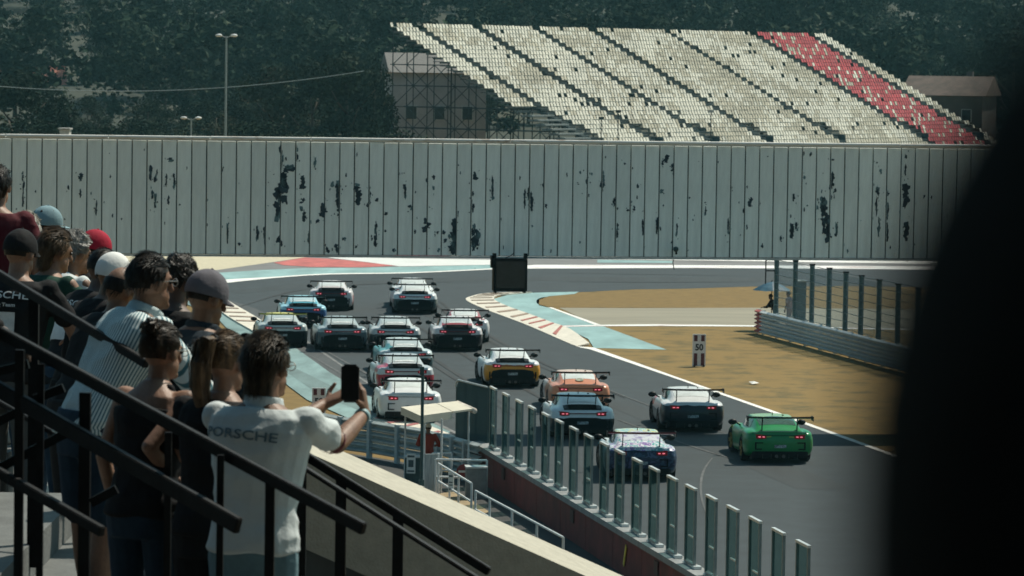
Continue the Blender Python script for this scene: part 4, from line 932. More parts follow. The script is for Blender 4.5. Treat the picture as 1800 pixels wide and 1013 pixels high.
def build_car(px, py, phi, var, label, pm, screen=None, wingm=None, rim=None, dark_rear=True, lit=1, emblem=False, stripe=None, yaw0=0):
    g = G(px, py); rz = R(phi) - math.atan2(g.x, g.y)
    e = empty('racing_car', g, rz, label, 'racing car', 'racing cars on the track')
    o = link_mat(obj('body', body_me, e), pm)
    o = obj('rear_window', cm('rw', lambda: patch(lambda s: .56 + .0 * s, lambda s: 1.40 - .22 * max(0, (1 - (s - .80) / .2)) ** 2, sR + .012, 1.0, 8, 8, .006, both=True).mesh('rear_window', GLASSR, True)), e)
    if screen: link_mat(o, screen)
    obj('windshield', cm('ws', lambda: patch(2.42, 3.12, sR + .012, 1.0, 7, 7, .006, both=True).mesh('windshield', GLASSD, True)), e)
    for mir in (0, 1):
        obj('side_window', cm('sw%d' % mir, lambda: patch(lambda s: 1.12 - .25 * (s - sB) * 0 + (s - sB) * 1.4, lambda s: 2.86 - (s - sB) * 3.2, sB + .012, sR - .012, 10, 5, .006, mirror=bool(mir)).mesh('side_window', GLASSD, True)), e)
        sg = -1 if mir else 1
        def ep_():
            o_ = obj('wing_endplate', cm('ep', endplate_mesh), e, (sg * .925, .13, 1.285)); return o_
        ep_()
        u_ = obj('wing_upright', cm('up%d' % var, upright_low if var == 0 else upright_mesh), e, (sg * (.50 if var == 0 else .42), 0, 0))
        m_ = obj('mirror', cm('mi', mirror_mesh), e, (sg * 1.00, 2.62, .95)); m_.scale = (sg, 1, 1)
        for ya, nm in ((AXR, 'r'), (AXF, 'f')):
            w = obj('wheel', cm('ty', tyre_mesh), e, (sg * (.845 if nm == 'r' else .80), ya, WR)); w.rotation_euler = (0, 0, R(6) if nm == 'f' else 0)
            obj('rim', cm('rim' + (rim or RIMB).name, lambda: rim_mesh(rim or RIMB)), w)
        # tail lamp: outer lens wrapping the corner, lit strip within
        def lens():
            mb = MB(); pts = []
            for t in np.linspace(0, 1, 7):
                x = .40 + .46 * t; y = -.012 + .10 * max(0, (t - .45) / .55) ** 2.2; hh = .035 + .030 * math.sin(math.pi * min(1, t * .9 + .1)); zc = .765 + .018 * t; pts.append((x, y, zc, hh))
            mb.loft([[Vector((x, y, z - h)), Vector((x, y, z + h)), Vector((x, y + .06, z + h)), Vector((x, y + .06, z - h))] for x, y, z, h in pts]); return mb.mesh('tail_light', LAMP)
        tl = obj('tail_light', cm('lens', lens), e)
        if mir: tl.scale = (-1, 1, 1)
        def core(xa, xb):
            mb = MB(); mb.box(((xa + xb) / 2, -.022, .768), (xb - xa, .02, .024)); return mb.mesh('lit_strip', LIT)
        if lit:
            for xa, xb in ((.45, .51), (.56, .63)): obj('lit_strip', cm('core%g' % xa, lambda: core(xa, xb)), tl)
        if var == 0:
            def vent():
                mb = MB(); mb.box((.70, .000, .52), (.035, .05, .20)); mb.box((.60, -.004, .60), (.22, .05, .025)); mb.box((.62, -.004, .42), (.20, .05, .03)); return mb.mesh('bumper_vent', DARKV)
            v_ = obj('bumper_vent', cm('vent', vent), e)
            if mir: v_.scale = (-1, 1, 1)
        else:
            def vent():
                mb = MB(); mb.box((.79, .03, .46), (.05, .08, .22)); return mb.mesh('bumper_vent', DARKV)
            v_ = obj('bumper_vent', cm('vent2', vent), e)
            if mir: v_.scale = (-1, 1, 1)
        def exh():
            mb = MB(); n = 14; mb.tube([(.10, -.02, .22), (.10, .12, .22)], .05, n); return mb.mesh('exhaust', mat('exhaust steel', (.12, .11, .10), .4, metal=.7))
        x_ = obj('exhaust', cm('exh', exh), e)
        if mir: x_.scale = (-1, 1, 1)
    wb = obj('wing_blade', cm('wing', wing_mesh), e)
    if wingm: link_mat(wb, wingm)
    def diff():
        mb = MB(); mb.loft([[Vector((-.80 * k, y, z0)), Vector((.80 * k, y, z0)), Vector((.80 * k, y, z1)), Vector((-.80 * k, y, z1))] for y, z0, z1, k in ((-.006, .20, .36, .92), (.04, .14, .345, 1.0), (.5, .10, .16, 1.0))])
        for x in np.linspace(-.5, .5, 5): mb.box((x, .0, .22), (.012, .12, .12))
        return mb.mesh('diffuser', CARB)
    obj('diffuser', cm('diff', diff), e)
    if var == 1:
        def insert():
            mb = MB(); pr = [(-.70, .34), (.70, .34), (.76, .44), (.70, .60), (.40, .655), (-.40, .655), (-.70, .60), (-.76, .44)]
            mb.prism([(x, -.014, z) for x, z in pr], (0, .05, 0)); return mb.mesh('rear_bumper', DARKV)
        if dark_rear: obj('rear_bumper', cm('ins', insert), e)
        def bar():
            mb = MB(); mb.box((0, -.012, .778), (.82, .03, .030)); return mb.mesh('light_bar', mat('dark red light bar', (.10, .010, .016), .25))
        obj('light_bar', cm('bar', bar), e)
        obj('engine_grille', cm('grille', lambda: patch(.035, .40, sR - .02, 1.0, 6, 7, .008, both=True).mesh('engine_grille', CARB, True)), e)
        for k in range(6):
            def slat():
                mb = MB(); mb.box((0, 0, 0), (.84, .012, .022)); return mb.mesh('grille_slat', BLACK)
            y = .09 + k * .05; obj('grille_slat', cm('slat', slat), e, (0, y, surf(y, 1.0)[1] + .006))
    if var == 1:
        obj('screen_banner', cm('ban', lambda: patch(.57, .68, sR + .10, 1.0, 3, 6, .012, both=True).mesh('screen_banner', mat('white screen banner', (.62, .64, .62), .5, var=.1, scale=8), True)), e)
    else:
        def seam():
            mb = MB(); mb.box((0, -.004, .812), (1.06, .02, .012)); return mb.mesh('deck_seam', CARB)
        obj('deck_seam', cm('seam', seam), e)
    def plate():
        mb = MB(); mb.box((0, -.022, .50), (.34, .012, .085)); return mb.mesh('rear_sticker', PLATE)
    obj('rear_sticker', cm('plate', plate), e)
    def aerial():
        mb = MB(); mb.tube([(0, 0, 0), (0, -.03, .09)], [.014, .006], 6); mb.ell((.30, 0, .0), (.035, .05, .025), nu=8, nv=6); return mb.mesh('roof_aerial', BLACK)
    obj('roof_aerial', cm('aer', aerial), e, (0, 1.62, 1.235))
    if emblem:
        mb = MB(); n = 20; yc = .42; zc = surf(yc, 1)[1] + .02; mb.prism([(math.cos(2 * math.pi * k / n) * .13, yc + math.sin(2 * math.pi * k / n) * .10, zc + math.sin(2 * math.pi * k / n) * .038) for k in range(n)], (0, -.004, .01)); mb.build('round_emblem', mat('emblem green', (.10, .14, .10), .5, col2=(.45, .42, .3), scale=14), e, fix=True)
    return e
W_ = (.74, .745, .73)
darklow = lambda c=(.016, .026, .029): (c, dict(y=(-1, .5), z=(0, .66)))
P1 = paint('white car paint', W_, [])
redc, teal, navy = (.36, .03, .05), (.10, .32, .33), (.014, .021, .028)
P2 = paint('silver and red paint', (.50, .52, .53), [((.42, .06, .09), dict(y=(.2, 1.2), z=(.72, 1), x=(-1, -.55))), (redc, dict(y=(-1, .35), z=(0, .66)))])
P3 = paint('white and teal paint', (.60, .66, .65), [(teal, dict(x=(-1, -.45), y=(.3, 1.7), z=(.8, 1.1))), (teal, dict(x=(-1, -.7), y=(1.2, 4))), darklow((.05, .10, .105))])
P4 = paint('white paint dark tail', W_, [darklow((.035, .07, .075))])
P5 = paint('white and black tail paint', (.70, .64, .62), [((.02, .022, .024), dict(ax=(0, .58), y=(-1, .3), z=(0, 2))), ((.45, .16, .15), dict(x=(.9, 1.2), y=(.2, 3), z=(.3, .7)))])
P6 = paint('light blue paint', (.34, .60, .68), [((.015, .07, .20), dict(y=(-1, .35), z=(0, .76))), ((.08, .33, .42), dict(ax=(0, .6), y=(.3, .75), z=(.85, 1.1)))])
P7 = paint('grey paint yellow roof', (.46, .50, .48), [((.72, .62, .12), dict(y=(1.3, 2.7), z=(1.14, 1.4))), darklow()])
P8 = paint('dark grey paint silver roof', (.36, .40, .40), [((.055, .085, .10), dict(y=(-1, .6), z=(0, .74)))])
P9 = paint('silver grey paint', (.55, .57, .56), [darklow((.04, .06, .065))])
P10 = paint('white and crimson paint', (.72, .68, .67), [((.34, .05, .06), dict(ax=(0, .58), y=(.30, .72), z=(.8, 1.2))), ((.03, .032, .036), dict(ax=(0, .52), y=(-1, .4), z=(0, 1))), darklow((.035, .03, .034)), ((.30, .06, .07), dict(x=(-1.2, -.8), y=(.8, 4), z=(.2, .6)))])
P10b = paint('white paint red trim', (.72, .70, .68), [((.40, .07, .07), dict(y=(.35, 1.4), ax=(.42, .8), z=(.9, 1.3)))])
P11 = paint('white and amber paint', (.74, .745, .73), [((.62, .27, .020), dict(y=(-1, .32), z=(0, .80))), ((.02, .05, .06), dict(ax=(0, .70), y=(-1, .2), z=(0, .56)))])
P12 = paint('salmon orange paint', (.60, .24, .13), [((.70, .50, .40), dict(y=(1.3, 2.7), z=(1.16, 1.4))), ((.66, .50, .46), dict(x=(-1.2, -.8), y=(2.6, 4)))])
P13 = paint('white paint black tail', W_, [((.02, .035, .04), dict(y=(-1, .4), z=(0, .62)))])
P14 = paint('blue purple splash paint', (.66, .70, .70), [([(.70, .72, .72), (.10, .34, .34), (.70, .71, .73), (.24, .14, .36), (.70, .70, .72)], dict(z=(.84, 1.10), y=(-1, 1.1)), 4.0), ([(.010, .020, .06), (.03, .07, .12), (.010, .018, .05), (.07, .09, .17), (.012, .022, .07)], dict(y=(-1, .40), z=(0, .84)), 3.5), ([(.55, .66, .62), (.10, .45, .38), (.62, .66, .64), (.60, .56, .12), (.5, .62, .6)], dict(y=(1.2, 2.9), z=(1.1, 1.4)), 4.0), ([(.50, .58, .60), (.06, .10, .22), (.12, .38, .42), (.40, .42, .48)], dict(ax=(.72, 1.2), y=(.4, 4.3), z=(0, .8)), 4.0)])
P15 = paint('white and navy paint', (.68, .68, .66), [(navy, dict(y=(-1, .45), z=(0, .83))), ((.05, .09, .11), dict(ax=(.8, 1.2), y=(.3, 3.6), z=(0, .55))), ((.42, .10, .10), dict(x=(-1.2, -.8), y=(2.9, 3.3), z=(.6, .9)))])
P16 = paint('bright green paint', (.016, .225, .065), [((.50, .52, .05), dict(y=(1.2, 3), z=(1.15, 1.4), x=(-.2, -.06))), ((.50, .52, .05), dict(y=(1.2, 3), z=(1.15, 1.4), x=(.06, .2))), ((.45, .48, .05), dict(y=(-1, .1), z=(.752, .778), ax=(.26, .42))), ((.26, .42, .22), dict(y=(1.25, 2.7), z=(1.19, 1.4))), ((.42, .46, .05), dict(x=(-1.2, -.7), y=(3.2, 4.2), z=(.70, .9)))])
SGR = mat('green tinted screen', (.05, .10, .08), .15, var=.2, scale=5)
SLT = mat('screen with painted silver sheen', (.42, .46, .44), .25, var=.12, scale=4)  # silver and white screens: sky reflection painted in as a pale tone
SWH = mat('white film with painted sky sheen', (.58, .60, .57), .35, var=.10, scale=4)
SPU = mat('purple splash screen film', (.60, .60, .62), .3, col2=(.26, .20, .38), scale=5, lo=.5, hi=.62, detail=8)
SBL = mat('light blue screen film', (.42, .52, .53), .3, var=.12, scale=4)
WY = mat('yellow wing', (.30, .31, .03), .4); WR_ = mat('dark red wing', (.20, .015, .02), .4); WG = mat('green black wing', (.008, .022, .018), .4)
cars = [
 (722, 744, 4.3, 0, 'plain white racing car just left of the slim pole, nearest on the left side', P1, dict(screen=SWH, rim=RIMS)),
 (713, 694, 5.5, 1, 'silver racing car with red tail bumper directly behind the plain white one', P2, dict(screen=SLT)),
 (714, 662, 5.0, 1, 'white and teal racing car third in the queue on the left side', P3, dict(screen=SLT)),
 (729, 553, .5, 1, 'white racing car with dark tail farthest up the track in the middle', P4, dict(screen=SWH)),
 (724, 541.5, .5, 0, 'white racing car mostly hidden ahead of the farthest middle one', P1, dict(screen=SWH)),
 (582, 547, -.5, 1, 'white racing car with black engine lid farthest away on the left', P5, dict(screen=SWH)),
 (533, 577, 2.5, 1, 'light blue racing car with dark blue tail on the left', P6, dict(screen=SBL)),
 (497, 612, 3.2, 1, 'grey racing car with a yellow roof and yellow wing at far left', P7, dict(screen=SLT, wingm=WY)),
 (602, 618.5, 4.5, 1, 'dark grey racing car with pale screen right of the yellow roofed one', P8, dict(screen=SLT)),
 (695, 619, 2.2, 1, 'silver grey racing car right of the dark grey one', P9, dict(screen=SLT)),
 (804, 618.5, 3.0, 1, 'white racing car with crimson engine lid in the middle of the track', P10, dict(screen=SLT)),
 (817, 604, 2.0, 1, 'white racing car with red roof pillars half hidden ahead of the crimson lidded one', P10b, dict(screen=SWH)),
 (901, 683, 5.6, 1, 'white racing car with an amber tail left of the orange one', P11, dict(screen=SWH)),
 (1020, 727, 5.6, 0, 'salmon orange racing car with a round emblem on its lid', P12, dict(screen=SWH, emblem=True)),
 (1024, 773, 5.5, 1, 'white racing car with black tail following right behind the salmon orange one', P13, dict(screen=SWH)),
 (1127, 847, 4.5, 0, 'racing car splashed in blue, purple and green with a red wing behind the clear panels', P14, dict(screen=SPU, wingm=WR_, lit=1)),
 (1218, 761, 6.3, 0, 'white racing car with charcoal tail to the left of the green one', P15, dict(screen=SWH)),
 (1371, 816, 8.7, 0, 'bright green racing car with gold wheels nearest on the right', P16, dict(screen=SGR, rim=RIMG, wingm=WG)),
]
for px, py, phi, var, lab, pm, kw in cars: build_car(px, py, phi, var, lab, pm, **kw)
# ------------------------------------------------------------------ our stand: steps, parapet, rails
def FLOOR(x): return 8.55 - .40 * (x + 1.05)
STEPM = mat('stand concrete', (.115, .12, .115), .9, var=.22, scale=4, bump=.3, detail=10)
st = empty('stand', (-1.5, 15, 0), 0, None, None, None, 'structure')
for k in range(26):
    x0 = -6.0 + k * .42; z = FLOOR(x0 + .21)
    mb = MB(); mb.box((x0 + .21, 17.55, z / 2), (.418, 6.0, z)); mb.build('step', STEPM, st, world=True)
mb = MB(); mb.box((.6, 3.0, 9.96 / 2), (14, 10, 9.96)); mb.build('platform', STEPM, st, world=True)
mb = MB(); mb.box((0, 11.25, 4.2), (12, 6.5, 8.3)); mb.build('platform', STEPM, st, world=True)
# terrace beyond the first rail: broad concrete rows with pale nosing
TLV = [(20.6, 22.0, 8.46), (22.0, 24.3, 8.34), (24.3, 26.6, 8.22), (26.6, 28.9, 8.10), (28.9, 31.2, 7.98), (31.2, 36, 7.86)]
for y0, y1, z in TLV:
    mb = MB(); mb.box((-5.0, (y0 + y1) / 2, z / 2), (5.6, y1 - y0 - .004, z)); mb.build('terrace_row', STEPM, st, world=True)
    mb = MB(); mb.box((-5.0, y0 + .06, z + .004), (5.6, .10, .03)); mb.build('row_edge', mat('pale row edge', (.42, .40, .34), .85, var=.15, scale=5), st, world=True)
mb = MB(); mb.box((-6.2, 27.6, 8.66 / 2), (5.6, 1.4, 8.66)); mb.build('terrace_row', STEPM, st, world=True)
# unseen rows, back wall and roof, added behind the camera to block skylight
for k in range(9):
    mb = MB(); z = 10.4 + k * .45; mb.box((0, -2.5 - k * .9, z / 2), (46, .896, z)); mb.build('sky_block_row', STEPM, st, world=True)
mb = MB(); mb.box((0, -10.6, 10.5), (46, .4, 21)); mb.build('sky_block_wall', mat('unseen sky blocking wall', (.05, .055, .055), .9, var=.2, scale=.5), st, world=True)
mb = MB(); mb.beam((0, -10.8, 20.8), (0, 12.6, 18.6), 46, .35); mb.build('sky_block_roof', mat('unseen sky blocking roof', (.05, .055, .055), .8, var=.2, scale=.5), st, world=True)
# parapet
pa, pb = D(470, 764, 20.3), D(1120, 1053, 20.3)
dpa = (pb - pa).normalized()
p0, p1 = pa - dpa * .15, pb + dpa * 3.0
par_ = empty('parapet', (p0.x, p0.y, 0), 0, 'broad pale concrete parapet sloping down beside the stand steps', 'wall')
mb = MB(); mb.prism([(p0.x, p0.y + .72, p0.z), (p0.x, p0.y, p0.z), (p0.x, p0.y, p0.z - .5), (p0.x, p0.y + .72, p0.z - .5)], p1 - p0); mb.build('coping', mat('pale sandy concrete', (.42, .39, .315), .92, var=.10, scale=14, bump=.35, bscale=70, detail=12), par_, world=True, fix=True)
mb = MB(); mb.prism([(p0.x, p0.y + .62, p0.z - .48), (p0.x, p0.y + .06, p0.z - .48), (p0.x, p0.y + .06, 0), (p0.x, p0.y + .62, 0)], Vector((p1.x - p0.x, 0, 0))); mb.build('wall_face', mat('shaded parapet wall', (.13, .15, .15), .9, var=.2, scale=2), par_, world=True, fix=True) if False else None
mb = MB(); mb.add([(p0.x, p0.y + .06, 0), (p1.x, p1.y + .06, 0), (p1.x, p1.y + .06, p1.z - .48), (p0.x, p0.y + .06, p0.z - .48), (p0.x, p0.y + .62, 0), (p1.x, p1.y + .62, 0), (p1.x, p1.y + .62, p1.z - .48), (p0.x, p0.y + .62, p0.z - .48)], [(0, 1, 2, 3), (5, 4, 7, 6), (0, 3, 7, 4), (1, 5, 6, 2)]); mb.build('wall_face', mat('parapet wall', (.10, .115, .115), .9, var=.2, scale=2), par_, world=True)  # face below the coping, its shade painted in as a darker colour
EDGE = mat('worn dark rail paint', (.005, .006, .007), .55, var=.4, scale=14, bump=.15, bscale=30, spec=.16)
def rail(label, bars, posts, braces=(), zdown=1.4):
    """bars: list of (px0,py0,dep0,px1,py1,dep1,height,thickness)"""
    a = D(bars[0][0], bars[0][1], bars[0][2]); e = empty('handrail', (a.x, a.y, FLOOR(a.x)), 0, label, 'railing')
    for x0, y0, d0, x1, y1, d1, h, w in bars:
        p, q = D(x0, y0, d0), D(x1, y1, d1); mb = MB(); mb.beam(p, q, w, h); o = mb.build('bar', EDGE, e, world=True)
        b_ = bmesh.new(); b_.from_mesh(o.data); bmesh.ops.bevel(b_, geom=b_.edges[:], offset=.004, segments=2, affect='EDGES'); b_.to_mesh(o.data); b_.free()
    for px, py, dep, w in posts:
        p = D(px, py, dep); zf = min(FLOOR(p.x) - .02, p.z - .5); mb = MB(); mb.box((p.x, p.y, (p.z + zf) / 2), (w, w, p.z - zf)); mb.build('post', EDGE, e, world=True)
    for x0, y0, x1, y1, dep in braces:
        p, q = D(x0, y0, dep), D(x1, y1, dep); mb = MB(); mb.beam(p, q, .03, .035); mb.build('brace', EDGE, e, world=True)
    return e
rail('thick dark handrail running down behind the woman with the bun', [(-120, 411, 19.0, 258, 640, 17.7, .040, .03), (-120, 640, 19.0, 340, 900, 17.7, .024, .03)], [(60, 520, 18.4, .045), (-60, 450, 18.8, .045)])
rail('near dark handrail crossing in front of the man with the phone', [(-140, 508, 16.0, 640, 930, 14.5, .046, .03), (-140, 606, 15.9, 420, 925, 14.7, .062, .03), (-140, 752, 15.9, 180, 935, 15.1, .040, .03)],
     [(35, 615, 15.5, .034), (72, 640, 15.5, .026), (150, 690, 15.4, .044), (296, 760, 15.0, .026), (388, 800, 14.9, .026), (475, 848, 14.8, .036), (600, 915, 14.6, .036)],
     [(-10, 655, 50, 640, 15.6), (-10, 745, 30, 725, 15.6), (0, 822, 120, 760, 15.6), (160, 884, 205, 860, 15.3), (60, 702, 112, 682, 15.7)])
rail('dark handrail beside the pale parapet', [(500, 778, 18.6, 860, 1005, 18.2, .040, .03), (500, 800, 18.4, 860, 1030, 18.0, .018, .04)], [(600, 842, 18.5, .05), (700, 905, 18.4, .05), (530, 800, 18.5, .05)])

# ------------------------------------------------------------------ people
def ring(c, rx, ry, M, n=18, pw=2.3):
    out = []
    for j in range(n):
        a = 2 * math.pi * j / n; ca, sa = math.cos(a), math.sin(a)
        x = math.copysign(abs(ca) ** (2 / pw), ca) * rx; y = math.copysign(abs(sa) ** (2 / pw), sa) * ry
        out.append(c + M @ Vector((x, y, 0)))
    return out
def cap(mb, p0, p1, r0, r1, n=12):
    p0, p1 = Vector(p0), Vector(p1); d = (p1 - p0); L_ = d.length; d.normalize()
    pts, rs = [], []
    for t in (-1, -.8, -.5, -.2): pts.append(p0 + d * (r0 * t)); rs.append(max(.001, r0 * math.sqrt(max(0, 1 - t * t))))
    for t in (.1, .5, .9): pts.append(p0 + d * (L_ * t)); rs.append(r0 + (r1 - r0) * t)
    for t in (.2, .5, .8, 1): pts.append(p1 + d * (r1 * t)); rs.append(max(.001, r1 * math.sqrt(max(0, 1 - t * t))))
    mb.tube(pts, rs, n)
TMP = bpy.data.scenes.new('workbench')
def remesh(mb, name, mats, parent, vox, smooth_it=3, noise_amp=0, nscale=8):
    me = mb.mesh(name + '_raw'); o = bpy.data.objects.new('tmp', me); TMP.collection.objects.link(o)
    m = o.modifiers.new('r', 'REMESH'); m.mode = 'VOXEL'; m.voxel_size = vox; m.use_smooth_shade = True
    if smooth_it:
        s = o.modifiers.new('s', 'SMOOTH'); s.iterations = smooth_it; s.factor = .5
    dg_ = bench(TMP); me2 = bpy.data.meshes.new_from_object(o.evaluated_get(dg_)); me2.name = name
    TMP.collection.objects.unlink(o); JUNK.extend([o, me])
    me2.materials.clear()
    for k in (mats if isinstance(mats, (list, tuple)) else [mats]): me2.materials.append(k)
    if noise_amp:
        nv_ = [v.normal.copy() for v in me2.vertices]; cv_ = [v.co.copy() for v in me2.vertices]
        for v, nn_, c0_ in zip(me2.vertices, nv_, cv_):
            n_ = .55 * noise.noise(Vector((c0_.x * nscale, c0_.y * nscale, c0_.z * nscale * .55 + c0_.x * 3))) + .9 * (.42 - abs(noise.noise(Vector((c0_.x * nscale * .55 + c0_.z * 2.2 + 7, c0_.y * nscale * .5, c0_.z * nscale * 1.25 - c0_.x * 3.5))))); v.co = c0_ + nn_ * (n_ * noise_amp)
    me2.polygons.foreach_set('use_smooth', [True] * len(me2.polygons)); me2.update()
    return obj(name, me2, parent)
def hand(mb, wrist, d, nrm, side, curl=.5, sc=1.0):
    """palm, four bent fingers of unequal length, thumb from the side of the palm"""
    wrist = Vector(wrist); d = Vector(d).normalized(); nrm = Vector(nrm); nrm = (nrm - d * nrm.dot(d)).normalized(); s = d.cross(nrm) * side
    mb.loft([ring(wrist + d * (t * sc), w * sc, th * sc, Matrix((s, nrm, d)).transposed(), 12) for t, w, th in ((-.01, .026, .020), (.03, .036, .019), (.07, .042, .016), (.10, .040, .013))])
    for i, ln in enumerate((.074, .084, .078, .060)):
        b = wrist + d * (.095 * sc) + s * ((1.5 - i) * .0205 * sc); a = curl * (.8 + .1 * i)
        d1 = (d * math.cos(a * .7) + nrm * math.sin(a * .7)); d2 = (d * math.cos(a * 1.7) + nrm * math.sin(a * 1.7)); p1 = b + d1 * ln * .55 * sc; p2 = p1 + d2 * ln * .55 * sc
        cap(mb, b - d * .01, p1, .0098 * sc, .009 * sc, 8); cap(mb, p1, p2, .009 * sc, .0075 * sc, 8)
    t0 = wrist + d * .03 * sc + s * .030 * sc; t1 = t0 + (d * .55 + s * .65 + nrm * .35).normalized() * .042 * sc; t2 = t1 + (d * .8 + s * .15 + nrm * .5 * curl).normalized() * .034 * sc
    cap(mb, t0, t1, .013 * sc, .011 * sc, 8); cap(mb, t1, t2, .011 * sc, .009 * sc, 8)
SKIN = mat('skin', (.235, .125, .078), .55, var=.16, scale=18, bump=.12, bscale=120); SKINT = mat('tanned skin', (.185, .095, .055), .55, var=.18, scale=18, bump=.12, bscale=120); SKIND = mat('brown skin', (.10, .055, .038), .55, var=.2, scale=18)
EYEM = mat('eye dark', (.02, .015, .012), .2)
def cloth(name, c, var=.12, **k): return mat(name, c, .85, var=var, scale=5, bump=.65, bscale=9, spec=.2, **k)
def hairm(name, c, c2): return mat(name, c, .5, col2=c2, scale=7, stretch=(5, 5, 1.2), spec=.2, lo=.4, hi=.62)
def striped():
    m = mat('striped shirt', (.6, .66, .66), .8); nt = m.node_tree; b = nt.nodes['Principled BSDF']
    tc = nd(nt, 'ShaderNodeTexCoord'); at_ = nd(nt, 'ShaderNodeAttribute', attribute_name='weave'); sc_ = nd(nt, 'ShaderNodeMath', operation='MULTIPLY'); sc_.inputs[1].default_value = 2 * math.pi / .0145; si = nd(nt, 'ShaderNodeMath', operation='SINE'); w = nd(nt, 'ShaderNodeMath', operation='MULTIPLY_ADD'); w.inputs[1].default_value = .5; w.inputs[2].default_value = .5
    lk(nt, at_.outputs['Fac'], sc_.inputs[0]); lk(nt, sc_.outputs[0], si.inputs[0]); lk(nt, si.outputs[0], w.inputs[0])
    cr = nd(nt, 'ShaderNodeValToRGB'); cr.color_ramp.elements[0].position = .28; cr.color_ramp.elements[1].position = .46; cr.color_ramp.elements[0].color = (.05, .16, .20, 1); cr.color_ramp.elements[1].color = (.66, .72, .71, 1)
    lk(nt, w.outputs[0], cr.inputs[0]); lk(nt, cr.outputs[0], b.inputs['Base Color'])
    n2 = nd(nt, 'ShaderNodeTexNoise'); n2.inputs['Scale'].default_value = 6; bp = nd(nt, 'ShaderNodeBump'); bp.inputs['Strength'].default_value = .5; bp.inputs['Distance'].default_value = .03; lk(nt, tc.outputs['Object'], n2.inputs['Vector']); lk(nt, n2.outputs[0], bp.inputs['Height']); lk(nt, bp.outputs[0], b.inputs['Normal'])
    return m
INKP = mat('faded dark print', (.10, .16, .19), .8); INKW = mat('white shirt print', (.62, .63, .62), .8); INKD = mat('dark shirt print', (.012, .03, .045), .8); INKG = mat('grey shirt print', (.20, .21, .22), .8)

